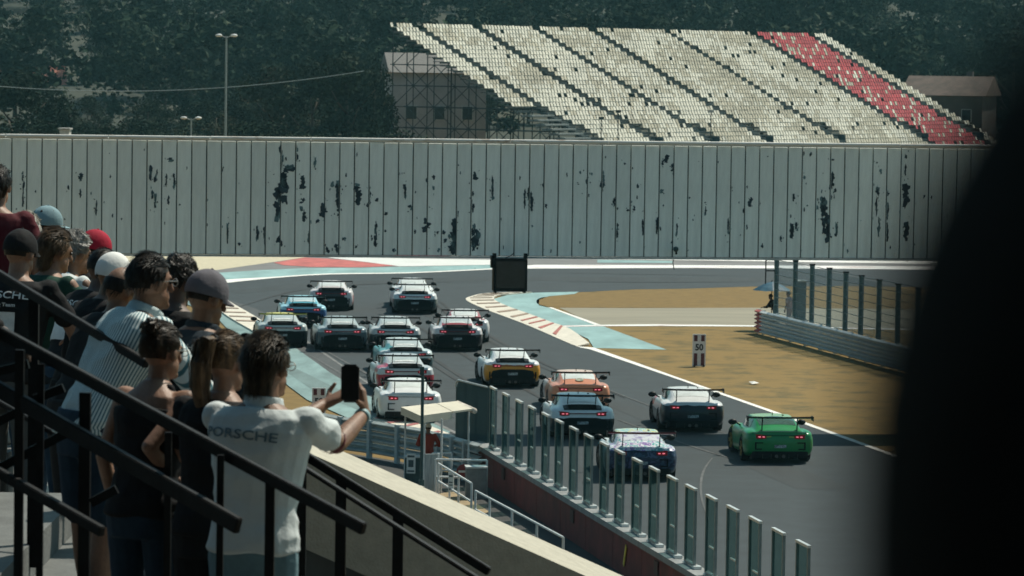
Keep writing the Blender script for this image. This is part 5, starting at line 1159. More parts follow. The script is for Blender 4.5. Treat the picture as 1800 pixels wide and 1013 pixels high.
def person(label, px, py, dep, floor, yaw, lean=12, twist=0, head_yaw=0, head_pitch=10, arms=('rail', 'rail'), skin=None, shirt=None, sleeve=.55, tank=False, pants=None, shorts=False, hair=None, hstyle='short', hat=None, glasses=False, vox=.010, female=False, prints=(), group='spectators along the stand rail', h0=None, collar=False, extra=None, cuff=None, stretch_=1.0, feet_lo=False):
    skin = skin or SKIN
    sw = .175 if female else .205        # half shoulder width
    hip = Vector((0, 0, .93)); ln = R(lean); Ml = Matrix.Rotation(-ln, 3, 'X')
    def T(p):                            # lean (and twist) of everything above the hips
        p = Vector(p); q = p - hip
        if q.z > 0:
            q = Matrix.Rotation(R(twist) * min(1, q.z / .4), 3, 'Z') @ q; q = Ml @ q
        return hip + q
    sh = [T((s * sw, 0, 1.42)) for s in (-1, 1)]; neck = T((0, .0, 1.47)); hc = T((0, .02, 1.47)) + Vector((0, .020, .145))
    top = hc + Vector((0, -.01, .125 + (.015 if hair else 0)))
    tgt = D(px, py, dep)
    s = (tgt.z - floor) / top.z; sx = max(.90, min(1.10, s))
    rz = -R(yaw)
    off = Matrix.Rotation(rz, 3, 'Z') @ (Vector((top.x, top.y, 0)) * sx)
    e = empty('person', (tgt.x - off.x, tgt.y - off.y, tgt.z - top.z * sx), rz, label, 'person', group); e.scale = (sx, sx, sx)
    base_ = e.location.copy()
    MH = Matrix.Rotation(-R(head_yaw), 3, 'Z') @ Matrix.Rotation(-R(head_pitch), 3, 'X')
    HP = lambda x, y, z: hc + MH @ Vector((x, y, z))
    # ---- arms
    elb, wr, hd, hn = [], [], [], []
    for i, sg in enumerate((-1, 1)):
        a = arms[i]
        if a == 'down': el_, w_, d_, n_ = Vector((sg * (sw + .07), .02, 1.14)), Vector((sg * (sw + .06), .10, .90)), (0, .15, -1), (-sg, .2, 0)
        elif a == 'rail': el_, w_, d_, n_ = sh[i] + Vector((sg * .10, .13, -.27)), sh[i] + Vector((-sg * .03, .36, -.30)), (-sg * .5, 1, -.1), (0, 0, -1)
        elif a == 'hip': el_, w_, d_, n_ = sh[i] + Vector((sg * .14, -.02, -.27)), sh[i] + Vector((sg * .06, .18, -.40)), (-sg * .4, 1, -.3), (0, 0, -1)
        elif a == 'face': el_, w_, d_, n_ = sh[i] + Vector((sg * .02, .22, -.18)), hc + Vector((sg * .06, .14, -.14)), (-sg * .3, -.1, 1), (0, -1, 0)
        elif a[0] == 'px':
            IM = (Matrix.Translation(base_) @ Matrix.Rotation(rz, 4, 'Z') @ Matrix.Diagonal((sx, sx, sx, 1))).inverted(); I3 = Matrix.Rotation(-rz, 3, 'Z')
            el_, w_ = IM @ D(*a[1]), IM @ D(*a[2]); d_, n_ = I3 @ Vector(a[3]), I3 @ Vector(a[4])
        else: el_, w_, d_, n_ = a
        elb.append(Vector(el_)); wr.append(Vector(w_)); hd.append(d_); hn.append(n_)
    tor = [(.90, .165, .115, 0), (.97, .16, .11, 0), (1.07, .145 if not female else .128, .10, 0), (1.18, .160 if not female else .138, .112, 0), (1.29, .178 if not female else .152, .122, 0), (1.36, .190 if not female else .158, .114, -.005), (1.415, .182 if not female else .148, .090, -.01), (1.452, .118 if not female else .095, .070, -.01), (1.49, .058, .06, 0)]
    def torso(mb, inf, z0=.88, z1=1.5):
        rs = []
        for z, rx, ry, oy in tor:
            if z0 <= z <= z1:
                c = T((0, oy, z)); tw = Matrix.Rotation(R(twist) * min(1, max(0, (z - .93) / .4)), 3, 'Z'); rs.append(ring(c, rx + inf, ry + inf, (Ml if z > .93 else Matrix.Identity(3)) @ tw))
        mb.loft(rs)
    legs = []
    for sg in (-1, 1):
        hj = Vector((sg * .09, 0, .90)); kn = Vector((sg * .10, .03, .49)); an = Vector((sg * .105, -.02 + .10 * (sg < 0), .085)); legs.append((hj, kn, an))
    mb = MB(); torso(mb, 0)
    for i, sg in enumerate((-1, 1)):
        cap(mb, sh[i] + Vector((-sg * .045, 0, -.02)), sh[i] + Vector((-sg * .01, 0, -.01)), .052, .050); cap(mb, sh[i], elb[i], .047 if not female else .040, .040 if not female else .034); cap(mb, elb[i], elb[i].lerp(wr[i], .35), .040 if not female else .034, .041 if not female else .034); cap(mb, elb[i].lerp(wr[i], .35), wr[i], .041 if not female else .034, .026)
        hand(mb, wr[i], hd[i], hn[i], sg, .65)
        hj, kn, an = legs[i]; cap(mb, hj, kn, .088, .056); cap(mb, kn, kn.lerp(an, .35), .055, .058); cap(mb, kn.lerp(an, .35), an, .058, .036)
    cap(mb, T((0, 0, 1.44)), hc + Vector((0, -.02, -.05)), .060 if not female else .050, .056 if not female else .047)
    mb.ell(HP(0, -.012, .028), (.076, .096, .100), MH, 18, 12); mb.ell(HP(0, .018, -.055), (.060, .074, .070), MH, 16, 10)
    cap(mb, HP(0, .090, .020), HP(0, .108, -.022), .010, .015, 8); mb.ell(HP(0, .080, -.092), (.026, .022, .020), MH, 10, 8); mb.ell(HP(0, .086, -.056), (.026, .012, .010), MH, 10, 6); mb.ell(HP(0, .076, .032), (.05, .02, .012), MH, 10, 6)
    for sg in (-1, 1): mb.ell(HP(sg * .078, -.005, -.008), (.010, .020, .032), MH @ Matrix.Rotation(R(-12), 3, 'X'), 10, 8)
    body = remesh(mb, 'body', skin, e, vox * .8, 2)
    for sg in (-1, 1):
        mb = MB(); mb.ell(HP(sg * .030, .083, .012), (.013, .010, .009), MH, 10, 6); mb.build('eye', EYEM, e, smooth=True)
    # ---- clothes
    if shirt:
        mb = MB(); torso(mb, .022, .86, 1.47 if not tank else 1.38)
        if tank:
            for sg in (-1, 1): cap(mb, T((sg * .085, .02, 1.36)), T((sg * .075, -.01, 1.46)), .036, .022)
        else:
            for i, sg in enumerate((-1, 1)):
                if sleeve > 1.0: q = elb[i].lerp(wr[i], sleeve - 1)
                else: q = sh[i].lerp(elb[i], sleeve)
                cap(mb, sh[i] + Vector((-sg * .05, 0, -.02)), sh[i] + Vector((-sg * .012, 0, -.008)), .062, .060); cap(mb, sh[i] + Vector((-sg * .012, 0, -.008)), sh[i].lerp(elb[i], min(1, sleeve)), .060 if not female else .054, .062 if not female else .052)
                if sleeve > 1: cap(mb, elb[i], q, .062, .05)
        if collar:
            mb.loft([ring(T((0, .0, z)), r_, r_ * .95, Ml) for z, r_ in ((1.44, .085), (1.475, .078), (1.505, .076))])
        sh_o = remesh(mb, 'shirt', shirt, e, vox * .9, 2, .017, 8)
        iq = (Ml.transposed()); at_ = sh_o.data.attributes.new('weave', 'FLOAT', 'POINT'); vals = []
        for v in sh_o.data.vertices:
            q = v.co - hip; q = iq @ q if q.z > 0 else q; vals.append(math.atan2(q.x, -q.y) * .175)
        at_.data.foreach_set('value', vals)
        bv = BVHTree.FromPolygons([v.co for v in sh_o.data.vertices], [p.vertices for p in sh_o.data.polygons])
        for txt, x, z, size, m_, xs, rot in prints:
            me = text_mesh(txt, size, m_, xs, .0008) if isinstance(txt, str) else None
            if me is None:
                w, h = txt; me = bpy.data.meshes.new('print_block'); gx, gz_ = 8, 6
                me.from_pydata([(w * (i / gx - .5), h * (j / gz_ - .5), 0) for j in range(gz_ + 1) for i in range(gx + 1)], [], [(j * (gx + 1) + i, j * (gx + 1) + i + 1, (j + 1) * (gx + 1) + i + 1, (j + 1) * (gx + 1) + i) for j in range(gz_) for i in range(gx)]); me.materials.append(m_)
            good = True; ca, sa = math.cos(R(rot)), math.sin(R(rot)); bp_ = T((0, 0, z)); drop = Ml @ Vector((0, 0, 1)); tw = Matrix.Rotation(R(twist), 3, 'Z') @ Vector((1, 0, 0)); bk = Ml @ (Matrix.Rotation(R(twist), 3, 'Z') @ Vector((0, 1, 0)))
            for v in me.vertices:
                a, b_ = v.co.x * ca - v.co.y * sa + x, v.co.x * sa + v.co.y * ca
                o_ = bp_ + (Ml @ tw) * a + drop * b_ - bk * .6
                hit = bv.ray_cast(o_, bk)
                v.co = (hit[0] - bk * .005) if hit[0] is not None else o_ + bk * .45
            me.update(); obj('lettering' if isinstance(txt, str) else 'print_block', me, e)
        if cuff:
            for i, sg in enumerate((-1, 1)):
                q = sh[i].lerp(elb[i], sleeve); d_ = (elb[i] - sh[i]).normalized(); mb = MB(); mb.tube([q + d_ * .050, q + d_ * .066], [.062, .060], 16, caps=False); mb.tube([q + d_ * .050, q + d_ * .066], [.056, .056], 16, caps=False); mb.build('sleeve_cuff', cuff, e, smooth=True)
    if pants:
        mb = MB(); rs = [ring(Vector((0, 0, z)), rx, ry, Matrix.Identity(3)) for z, rx, ry in ((.80, .165, .125), (.90, .180, .130), (.97, .172, .122), (1.0, .165, .118))]; mb.loft(rs)
        for hj, kn, an in legs:
            if shorts: cap(mb, hj, hj.lerp(kn, .82), .105, .088)
            else: cap(mb, hj, kn, .100, .072); cap(mb, kn, an + Vector((0, 0, .02)), .070, .060)
        remesh(mb, 'trousers' if not shorts else 'shorts', pants, e, vox, 2, .004, 10)
    for hj, kn, an in legs:
        mb = MB(); mb.loft([ring(Vector((an.x, an.y + y, z)), rx, rz_, Matrix(((1, 0, 0), (0, 0, 1), (0, 1, 0))), 12) for y, z, rx, rz_ in ((-.085, .05, .02, .03), (-.06, .055, .040, .05), (0, .06, .044, .058), (.08, .045, .046, .045), (.14, .035, .042, .034), (.175, .03, .02, .02))]); mb.build('shoe', mat('pale trainer', (.42, .42, .40), .7, var=.3, scale=12), e, smooth=True, fix=True)
    # ---- hair: a shell with loose strands lying over it
    if hair:
        r_ = np.random.default_rng(abs(hash(label)) % 1000 if False else int(abs(px) * 7 + py)); mb = MB(); amp = {'short': .006, 'curly': .016, 'long': .006, 'bun': .006, 'pony': .006, 'wave': .006, 'crop': .002, 'bald': .0}[hstyle]
        grow = {'short': 1.10, 'curly': 1.24, 'long': 1.14, 'bun': 1.10, 'pony': 1.10, 'wave': 1.17, 'crop': 1.04, 'bald': 1.03}[hstyle]
        nu, nv = 36, 22; vs, fs, keep = [], [], {}
        low = {'short': -.055, 'curly': -.07, 'long': -.10, 'bun': -.06, 'pony': -.06, 'wave': -.125, 'crop': -.05, 'bald': -.05}[hstyle]
        for i in range(nv + 1):
            t = math.pi * (.90 if hstyle in ('wave', 'long') else .78) * i / nv
            for j in range(nu):
                a = 2 * math.pi * j / nu; p = Vector((.077 * math.sin(t) * math.cos(a), .098 * math.sin(t) * math.sin(a), .103 * math.cos(t))) * grow
                p += p.normalized() * (amp * noise.noise(p * 22) * 1.5 + amp * .35 * noise.noise(p * 50)); keep[len(vs)] = (p.z > low) and (p.y < .045 or p.z > .052 - .15 * (abs(p.x) < .04) * 0) and not (abs(p.x) > .055 and p.z < -.022 and p.y > -.03)
                if hstyle == 'bald': keep[len(vs)] = keep[len(vs)] and p.z < .035 and p.y < .03
                vs.append(HP(p.x, p.y - .014, p.z + .026))
        for i in range(nv):
            for j in range(nu):
                f = (i * nu + j, (i + 1) * nu + j, (i + 1) * nu + (j + 1) % nu, i * nu + (j + 1) % nu)
                if sum(keep[k] for k in f) >= 3: fs.append(f)
        mb.add(vs, fs)
        ns = {'short': 700, 'curly': 900, 'long': 800, 'bun': 1600, 'pony': 1500, 'wave': 2600, 'crop': 250, 'bald': 120}[hstyle]
        if hat: ns = int(ns * .3)
        for k in range(ns):
            f = fs[int(r_.integers(0, len(fs)))]; c = sum((vs[i] for i in f), Vector()) / 4; n_ = (c - HP(0, -.014, .026)).normalized()
            if hat and (MH.transposed() @ (c - hc)).z > .03: continue
            if hstyle == 'curly':
                d_ = Vector(r_.normal(size=3)).normalized(); ln_ = r_.uniform(.012, .03)
            elif hstyle in ('bun', 'pony'):
                d_ = (HP(0, -.12, .06) - c).normalized() + Vector(r_.normal(size=3)) * .12; ln_ = r_.uniform(.03, .06)
            else:
                d_ = (MH @ Vector((0, -.45, -1)) if (MH.transposed() @ (c - hc)).z < .08 else MH @ Vector((r_.normal() * .4, -1, -.15))) + Vector(r_.normal(size=3)) * .16; ln_ = r_.uniform(.03, .065) * (1.25 if hstyle == 'wave' else 1)
            d_ = (d_ - n_ * d_.dot(n_) * .85).normalized(); s_ = d_.cross(n_).normalized() * r_.uniform(.0008, .0019); b0 = c + n_ * .001; m_ = c + d_ * ln_ * .5 + n_ * r_.uniform(.001, .004 + amp * .35); t_ = c + d_ * ln_ + n_ * r_.uniform(-.003, .003 + amp * .45)
            mb.add([b0 - s_, b0 + s_, m_ + s_, m_ - s_, t_], [(0, 1, 2, 3), (3, 2, 4)])
        if hstyle == 'wave':
            mb.ell(HP(0, -.058, -.068), (.060, .046, .072), MH, 16, 10)
            for k in range(500):
                a = r_.uniform(-1.5, 1.5); z0_ = r_.uniform(-.04, .04); p0_ = HP(.066 * math.sin(a), -.052 - .054 * math.cos(a), z0_ - .03); p1_ = HP(.056 * math.sin(a) + r_.normal() * .006, -.056 - .048 * math.cos(a) + r_.normal() * .004, z0_ - .03 - r_.uniform(.05, .08)); s_ = Vector((math.cos(a), math.sin(a), 0)) * .0016; mb.add([p0_ - s_, p0_ + s_, p1_ + s_ * .3, p1_ - s_ * .3], [(0, 1, 2, 3)])
        if hstyle == 'bun':
            b_ = HP(0, -.085, .098); mb.ell(b_, (.047, .043, .042), MH, 16, 10)
            for k in range(260):
                d_ = Vector(r_.normal(size=3)).normalized(); t_ = d_.cross(Vector(r_.normal(size=3))).normalized(); c = b_ + d_ * .044; s_ = t_.cross(d_) * .003; mb.add([c - s_, c + s_, c + t_ * .03 + d_ * .002 + s_, c + t_ * .03 + d_ * .002 - s_], [(0, 1, 2, 3)])
        if hstyle in ('pony', 'long'):
            root = HP(0, -.105, .085) if hstyle == 'pony' else HP(0, -.09, -.02); pth = [root, root + Vector((-.015, -.05, .0)), root + Vector((-.028, -.075, -.09)), root + Vector((-.03, -.07, -.20)), root + Vector((-.022, -.05, -.31)), root + Vector((-.01, -.035, -.39))]
            if hstyle == 'pony': mb.tube(pth, [.020, .030, .040, .040, .030, .006], 12)
            for k in range(420):
                a = r_.uniform(0, 6.28); rr_ = .042 * r_.uniform(.4, 1.15) * (1.0 if hstyle == 'pony' else 1.9); of = Vector((math.cos(a) * rr_, math.sin(a) * rr_ * .7, 0)); t0 = r_.uniform(0, .5); i0 = int(t0 * 5); L_ = int(r_.integers(2, 4)); q = [pth[min(5, i0 + m)] + of * (.5 if i0 + m == 0 else 1 if i0 + m < 4 else .6) + Vector(r_.normal(size=3)) * .005 for m in range(L_ + 1)]; s_ = Vector((math.sin(a), -math.cos(a), 0)) * .0028
                for m in range(L_): mb.add([q[m] - s_, q[m] + s_, q[m + 1] + s_, q[m + 1] - s_], [(0, 1, 2, 3)])
        mb.build('hair', hair, e, smooth=False)
        if hstyle == 'pony':
            mb = MB(); mb.tube([HP(0, -.100, .085), HP(0, -.118, .086)], .024, 10); mb.build('hair_tie', BLACK, e)
    if hat:
        hm, kind = hat; mb = MB(); nu, nv = 28, 10; vs, fs = [], []
        ext = .56 if kind == 'cap' else .66
        for i in range(nv + 1):
            t = math.pi * ext * i / nv
            for j in range(nu):
                a = 2 * math.pi * j / nu; k_ = 1 + .012 * math.cos(6 * a) * math.sin(t); vs.append(HP(.090 * math.sin(t) * math.cos(a) * k_, .112 * math.sin(t) * math.sin(a) * k_ - .012, .112 * math.cos(t) + .030))
        for i in range(nv):
            for j in range(nu): fs.append((i * nu + j, (i + 1) * nu + j, (i + 1) * nu + (j + 1) % nu, i * nu + (j + 1) % nu))
        mb.add(vs, fs); crown_ = mb.build('cap' if kind == 'cap' else 'head_scarf', hm, e, smooth=True)
        if kind == 'cap':
            mb = MB(); up, dn_ = [], []
            for j in range(13):
                a = R(20) + R(140) * j / 12; up.append((.088 * math.cos(a), .108 * math.sin(a) - .012, .022)); dn_.append((.080 * math.cos(a), .108 * math.sin(a) + .062 * math.sin(a) ** 1.5 - .012, .008 - .012 * (1 - math.sin(a))))
            for th in (0, -.005):
                k0_ = len(mb.v); mb.add([HP(x, y, z + th) for x, y, z in up + dn_], [(j, j + 1, 14 + j, 13 + j) for j in range(12)])
            mb.build('brim', hm, crown_, smooth=True)
            mb = MB(); mb.ell(HP(0, -.012, .143), (.008, .008, .005), MH, 8, 5); mb.build('button', hm, crown_)
    if glasses:
        mb = MB(); M2 = MH
        for sg in (-1, 1):
            mb.tube([HP(sg * .034 + .022 * math.cos(2 * math.pi * k / 14), .104, .012 + .017 * math.sin(2 * math.pi * k / 14)) for k in range(15)], .0022, 5); mb.tube([HP(sg * .056, .103, .018), HP(sg * .080, .06, .018), HP(sg * .082, -.005, .012), HP(sg * .080, -.02, -.004)], .0024, 5)
        mb.tube([HP(-.012, .106, .016), HP(.012, .106, .016)], .0022, 5); mb.build('glasses', mat('glasses frame', (.30, .29, .27), .25, metal=.5), e)
    if extra: extra(e, HP, sh, elb, wr, sx)
    return e
H_BLK = hairm('black hair', (.006, .005, .004), (.022, .017, .013)); H_BRN = hairm('brown hair', (.012, .008, .005), (.05, .03, .017)); H_LBR = hairm('light brown hair', (.035, .021, .011), (.14, .085, .044)); H_GRY = hairm('grey hair', (.10, .095, .085), (.28, .27, .25)); H_WHT = hairm('white hair', (.42, .40, .35), (.70, .68, .62)); H_SAND = hairm('sandy brown hair', (.014, .010, .006), (.085, .060, .036))
WHITE_SHIRT = cloth('white polo cloth', (.52, .56, .56), .06); BLK_SHIRT = cloth('black shirt cloth', (.010, .010, .011)); NAVY_SHIRT = cloth('dark navy shirt cloth', (.020, .030, .040)); GRN_SHIRT = cloth('dark green shirt cloth', (.012, .045, .032)); MAR_SHIRT = cloth('maroon shirt cloth', (.075, .010, .016)); JEAN = cloth('blue denim', (.016, .034, .055), .25); JEANL = cloth('light denim', (.13, .21, .24), .2); BLKP = cloth('black trousers cloth', (.012, .012, .013)); GRYP = cloth('grey trousers cloth', (.07, .075, .075))
CAPG = cloth('grey lilac cap cloth', (.125, .118, .135)); CAPR = cloth('red cap cloth', (.34, .014, .035)); CAPB = cloth('pale blue cap cloth', (.20, .30, .33)); CAPK = cloth('black cap cloth', (.010, .010, .011)); SCARF = cloth('white head cloth', (.70, .70, .67), .04)
STRIPE = striped()

# the man filming with his phone
def phone_extra(e, HP, sh, elb, wr, sx):
    # watch on the right wrist
    d_ = (wr[1] - elb[1]).normalized(); q = wr[1] - d_ * .035; mb = MB(); mb.tube([q - d_ * .013, q + d_ * .013], .033, 16); w_ = mb.build('watch_strap', mat('pale teal strap', (.22, .36, .38), .5), e, smooth=True)
    sd_ = d_.cross(Vector((0, 1, 0))).normalized(); mb = MB(); mb.ell(q + sd_ * .030, (.018, .018, .018), None, 12, 8); mb.build('watch_face', mat('white watch face', (.6, .62, .62), .3), w_)
PH_L = ('px', (488, 766, 16.25), (568, 712, 16.50), (.85, .15, .45), (.3, -.2, 1)); PH_R = ('px', (592, 781, 16.12), (641, 727, 16.45), (-.12, .02, 1), (-1, .1, .0))
phone_man = person('man in a white lettered polo shirt holding up a phone with both hands', 470, 586, 15.9, 8.5, 24, lean=8, twist=4, head_yaw=10, head_pitch=4, arms=(PH_L, PH_R), skin=SKINT, shirt=WHITE_SHIRT, sleeve=.62, pants=JEANL, hair=H_SAND, hstyle='wave', glasses=True, vox=.0075, collar=True, prints=[('PORSCHE', -.035, 1.345, .052, INKP, 1.45, -3)], extra=phone_extra, cuff=mat('maroon cuff band', (.16, .012, .03), .8))
# phone between the hands
M = Matrix.Translation(phone_man.location) @ Matrix.Rotation(phone_man.rotation_euler.z, 4, 'Z') @ Matrix.Diagonal((*phone_man.scale, 1))
P = D(615.5, 674, 16.38); pd_ = P
ph = empty('phone', P - Vector((0, 0, .078)), R(-6), 'dark phone held upright by the man in the white polo', 'phone')
mb = MB(); mb.box((0, 0, .078), (.075, .010, .158)); o = mb.build('case', mat('black phone case', (.006, .007, .008), .5, spec=.2), ph)
b_ = bmesh.new(); b_.from_mesh(o.data); bmesh.ops.bevel(b_, geom=[e_ for e_ in b_.edges if abs((e_.verts[0].co - e_.verts[1].co).y) > .005], offset=.012, segments=4, affect='EDGES'); b_.to_mesh(o.data); b_.free()
mb = MB(); mb.box((0, -.0055, .080), (.067, .002, .140)); mb.build('screen', mat('dim phone screen', (.006, .008, .009), .6, var=.3, scale=9, spec=.1), ph)
person('woman with a dark bun and bare shoulders in a black strap top', 284, 565, 16.6, 8.62, 32, lean=9, head_yaw=8, head_pitch=8, arms=('down', ('px', (262, 786, 16.35), (303, 838, 16.5), (.6, .5, -.6), (0, 0, -1))), skin=SKIN, shirt=BLK_SHIRT, tank=True, pants=JEAN, hair=H_BRN, hstyle='bun', glasses=True, vox=.0085, female=True)
def sung(e, HP, sh, elb, wr, sx):
    mb = MB()
    for sg in (-1, 1): mb.ell(HP(sg * .036, .060, .118), (.030, .012, .022), None, 12, 8)
    mb.tube([HP(-.07, .05, .11), HP(.07, .05, .11)], .004, 5); mb.build('sunglasses', BLACK, e, smooth=True)
person('woman with a light brown ponytail and sunglasses pushed up on her head', 398, 581, 16.35, 8.55, 20, lean=8, head_yaw=14, head_pitch=10, arms=('rail', 'rail'), skin=SKIN, shirt=BLK_SHIRT, sleeve=.5, pants=BLKP, hair=H_LBR, hstyle='pony', vox=.009, female=True, extra=sung)
person('man in a grey lilac cap and dark navy shirt behind the bun woman', 362, 474, 18.2, 8.70, 42, lean=15, head_yaw=6, head_pitch=16, arms=('rail', 'hip'), skin=SKINT, shirt=NAVY_SHIRT, pants=BLKP, hair=H_BLK, hstyle='crop', hat=(CAPG, 'cap'), vox=.010, collar=True, sleeve=.75, prints=[('PORSCHE', .02, 1.36, .040, INKG, 1.4, 0)])
person('curly black haired man behind the man in the striped shirt', 313, 452, 19.9, 8.75, 30, lean=12, head_yaw=10, head_pitch=22, arms=('rail', 'rail'), skin=SKIND, shirt=BLK_SHIRT, pants=BLKP, hair=H_BLK, hstyle='curly', vox=.012)
person('dark haired man with glasses in a blue and white striped shirt', 262, 443, 18.1, 8.74, 56, lean=29, head_yaw=-4, head_pitch=4, arms=('rail', 'rail'), skin=SKIN, shirt=STRIPE, sleeve=1.5, pants=JEAN, shorts=True, hair=H_BLK, hstyle='short', glasses=True, vox=.010, collar=True)
# the group farther along the rail
gsp = 'spectators leaning along the far end of the rail'
def txt(x, z): return [('PORSCHE', x, z, .058, INKW, 1.3, 0), ('Racing Team', x + .01, z - .055, .028, INKW, 1.2, 0), ((.24, .13), x - .02, z - .16, 0, INKW, 1, 0)]
person('person in a white head cloth leaning between the black shirts', 197, 444, 24.6, 8.22, 44, lean=24, head_pitch=22, arms=('rail', 'rail'), skin=SKINT, shirt=BLK_SHIRT, pants=BLKP, hair=H_BLK, hstyle='crop', hat=(SCARF, 'scarf'), vox=.013)
person('balding man just right of the white head cloth', 212, 466, 22.6, 8.34, 48, lean=28, head_pitch=20, arms=('rail', 'rail'), skin=SKINT, shirt=BLK_SHIRT, pants=BLKP, hair=H_BLK, hstyle='bald', vox=.013)
person('shaven headed man in a black lettered shirt below the red cap', 180, 435, 25.6, 8.22, 46, lean=28, head_pitch=20, arms=('rail', 'rail'), skin=SKIND, shirt=BLK_SHIRT, pants=JEAN, hair=H_BLK, hstyle='crop', vox=.013, prints=txt(-.02, 1.34))
person('man in a bright red cap and black shirt', 166, 404, 27.4, 8.10, 46, lean=22, head_yaw=8, head_pitch=12, arms=('rail', 'rail'), skin=SKINT, shirt=BLK_SHIRT, pants=JEANL, hair=H_BLK, hstyle='crop', hat=(CAPR, 'cap'), vox=.013, prints=txt(0, 1.34))
WBS = cloth('white shoulder shirt', (.55, .58, .57), .08)
person('grey curly haired person in a white shirt leaning far forward', 131, 409, 27.0, 8.10, 52, lean=36, head_pitch=8, arms=('rail', 'rail'), skin=SKINT, shirt=WBS, pants=BLKP, hair=H_GRY, hstyle='curly', vox=.013, prints=[('PORSCHE', .02, 1.36, .05, INKD, 1.3, 0)])
person('brown haired person in a dark green shirt', 97, 403, 26.2, 8.22, 46, lean=18, head_yaw=10, head_pitch=14, arms=('rail', 'rail'), skin=SKIN, shirt=GRN_SHIRT, pants=JEAN, hair=H_LBR, hstyle='wave', vox=.013)
person('person in a pale blue cap with sunglasses farthest along the rail', 82, 362, 29.2, 8.10, 48, lean=14, head_yaw=20, head_pitch=6, arms=('rail', 'rail'), skin=SKINT, shirt=BLK_SHIRT, pants=BLKP, hair=H_BLK, hstyle='short', hat=(CAPB, 'cap'), glasses=True, vox=.013)
person('white haired person in a dark shirt', 46, 375, 27.8, 8.22, 18, lean=8, head_pitch=6, arms=('down', 'down'), skin=SKINT, shirt=BLK_SHIRT, pants=GRYP, hair=H_WHT, hstyle='wave', vox=.013)
person('man in a black cap and black shirt with white lettering and block', 36, 403, 24.4, 8.22, 18, lean=12, head_yaw=12, head_pitch=10, arms=('rail', 'rail'), skin=SKIN, shirt=BLK_SHIRT, pants=GRYP, hair=H_BLK, hstyle='crop', hat=(CAPK, 'cap'), vox=.012, prints=txt(-.03, 1.36))
person('tall person with thick dark hair and a maroon shirt at the left edge', -4, 291, 27.6, 8.66, 10, lean=2, head_pitch=4, arms=('down', 'down'), skin=SKIN, shirt=MAR_SHIRT, pants=JEANL, hair=H_BLK, hstyle='long', vox=.012)
person('person in dark clothes resting a hand on the near handrail at the left edge', -98, 452, 15.8, 9.0, 24, lean=10, head_pitch=14, arms=('rail', ('px', (-40, 566, 15.75), (8, 585, 15.72), (.85, .2, -.5), (-.3, 0, -1))), skin=SKIND, shirt=BLK_SHIRT, sleeve=1.6, pants=BLKP, hair=H_BLK, hstyle='short', vox=.010)
# marshals
MAROR = cloth('red orange overalls', (.30, .045, .025), .15)
person('marshal in red overalls and a white cap under the cream canopy', 753, 744, 104.9, 0.0, 10, lean=10, head_pitch=10, arms=('rail', 'rail'), skin=SKINT, shirt=MAROR, sleeve=1.7, pants=MAROR, hair=H_BLK, hstyle='crop', hat=(cloth('cream cap cloth', (.55, .5, .42)), 'cap'), vox=.018, group='track marshals')
person('dark clothed marshal crouched under the blue parasol behind the rail', 1355, 517, 167.5, 0.0, -70, lean=24, head_pitch=20, arms=('rail', 'rail'), skin=SKIND, shirt=BLK_SHIRT, sleeve=1.7, pants=BLKP, hair=H_BLK, hstyle='short', vox=.02, group='track marshals')
person('person in a pale pink shirt seen through the debris fence', 1386, 512, 168.5, 0.0, -60, lean=4, arms=('down', 'down'), skin=SKIN, shirt=cloth('pale pink cloth', (.42, .30, .31)), sleeve=.6, pants=cloth('pale pink trousers', (.38, .30, .30)), hair=H_BRN, hstyle='short', vox=.02, group='track marshals')

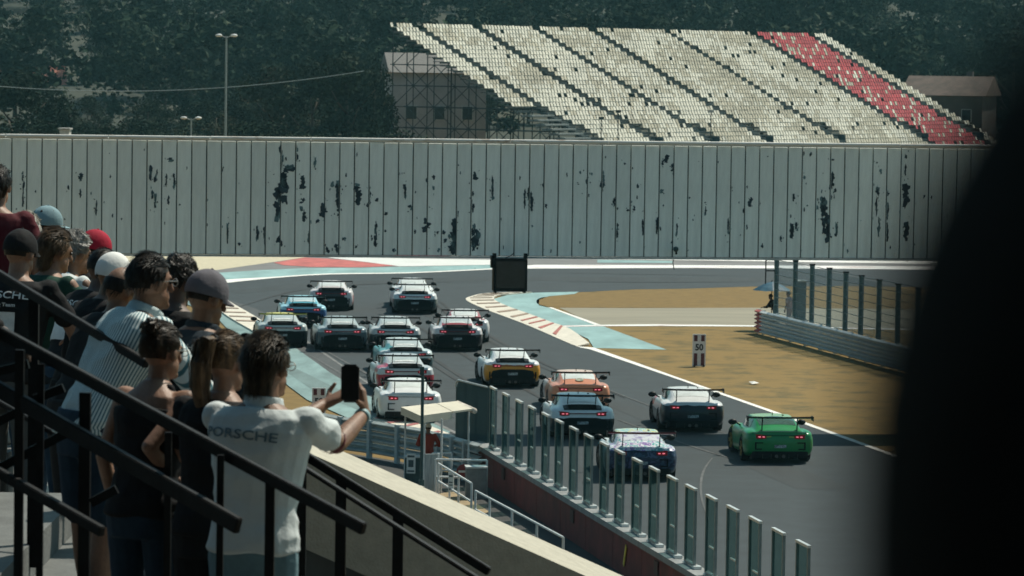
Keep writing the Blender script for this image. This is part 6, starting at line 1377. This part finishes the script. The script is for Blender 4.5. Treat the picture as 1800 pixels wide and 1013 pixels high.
# ------------------------------------------------------------------ the dark, out of focus neighbour right beside the lens
NB = cloth('black coat cloth', (.0035, .0037, .004), .3)
def near_person():
    e = empty('person', (.0, .0, 9.96), 0, 'dark blurred shoulder of a person in black standing right beside the lens', 'person', 'spectators along the stand rail')
    sx_, sy_ = .3012, .48; dz = (11.432 - 9.96)
    mb = MB(); zz = dz
    rs = [ring(Vector((sx_, sy_, z)), rx, ry, Matrix.Identity(3), 28) for z, rx, ry in ((.90, .19, .14), (1.05, .18, .14), (1.20, .19, .145), (1.32, .19, .135), (1.40, .155, .11), (1.46, .09, .09))]; mb.loft(rs)
    for sg in (-1, 1):
        cap(mb, (sx_ + sg * .10, sy_, zz - .045), (sx_ + sg * .172, sy_, zz - .085), .062, .092); cap(mb, (sx_ + sg * .172, sy_, zz - .085), (sx_ + sg * .182, sy_ + .02, zz - .42), .092, .072); cap(mb, (sx_ + sg * .178, sy_ + .03, zz - .42), (sx_ + sg * .10, sy_ + .26, zz - .50), .066, .05)
    coat = remesh(mb, 'coat', NB, e, .012, 4)
    mb = MB(); rs = [ring(Vector((sx_, sy_, z)), rx, ry, Matrix.Identity(3), 24) for z, rx, ry in ((.78, .17, .13), (.90, .185, .14), (.97, .175, .13))]; mb.loft(rs)
    for sg in (-1, 1): cap(mb, (sx_ + sg * .09, sy_, .88), (sx_ + sg * .10, sy_, .48), .105, .075); cap(mb, (sx_ + sg * .10, sy_, .48), (sx_ + sg * .10, sy_, .10), .074, .06)
    remesh(mb, 'trousers', BLKP, e, .016, 2)
    mb = MB(); hc = Vector((sx_, sy_ + .03, zz + .20)); cap(mb, (sx_, sy_, zz - .02), hc, .062, .056); mb.ell(hc + Vector((0, -.01, .03)), (.077, .097, .102)); mb.ell(hc + Vector((0, .02, -.055)), (.06, .074, .07)); cap(mb, hc + Vector((0, .09, .02)), hc + Vector((0, .108, -.02)), .01, .015)
    for sg in (-1, 1): mb.ell(hc + Vector((sg * .078, -.005, -.008)), (.01, .02, .032)); hand(mb, (sx_ + sg * .10, sy_ + .26, zz - .50), (-sg * .4, 1, 0), (0, 0, -1), sg, .6)
    remesh(mb, 'body', SKIN, e, .008, 2)
    mb = MB(); mb.ell(hc + Vector((0, -.03, .045)), (.085, .10, .10), None, 24, 16); mb.build('hair', H_BLK, e, smooth=True)
    for sg in (-1, 1):
        mb = MB(); mb.loft([ring(Vector((sx_ + sg * .10, sy_ + y, z)), rx, rz_, Matrix(((1, 0, 0), (0, 0, 1), (0, 1, 0))), 12) for y, z, rx, rz_ in ((-.085, .05, .02, .03), (-.06, .055, .04, .05), (.08, .045, .046, .045), (.175, .03, .02, .02))]); mb.build('shoe', BLACK, e, smooth=True, fix=True)
near_person()

bpy.data.batch_remove(JUNK + [TMP, TXT])
HAZE = .00012
# ------------------------------------------------------------------ haze over the whole place
hm = bpy.data.materials.new('haze'); hm.use_nodes = True; nt = hm.node_tree; nt.nodes.remove(nt.nodes['Principled BSDF'])
pv = nd(nt, 'ShaderNodeVolumePrincipled'); pv.inputs['Color'].default_value = (.36, .76, .82, 1); pv.inputs['Density'].default_value = HAZE; pv.inputs['Anisotropy'].default_value = .1
lk(nt, pv.outputs[0], nt.nodes['Material Output'].inputs['Volume'])
mb = MB(); mb.box((0, 700, 44), (1500, 1560, 94)); tag(mb.build('haze', hm), kind='stuff')
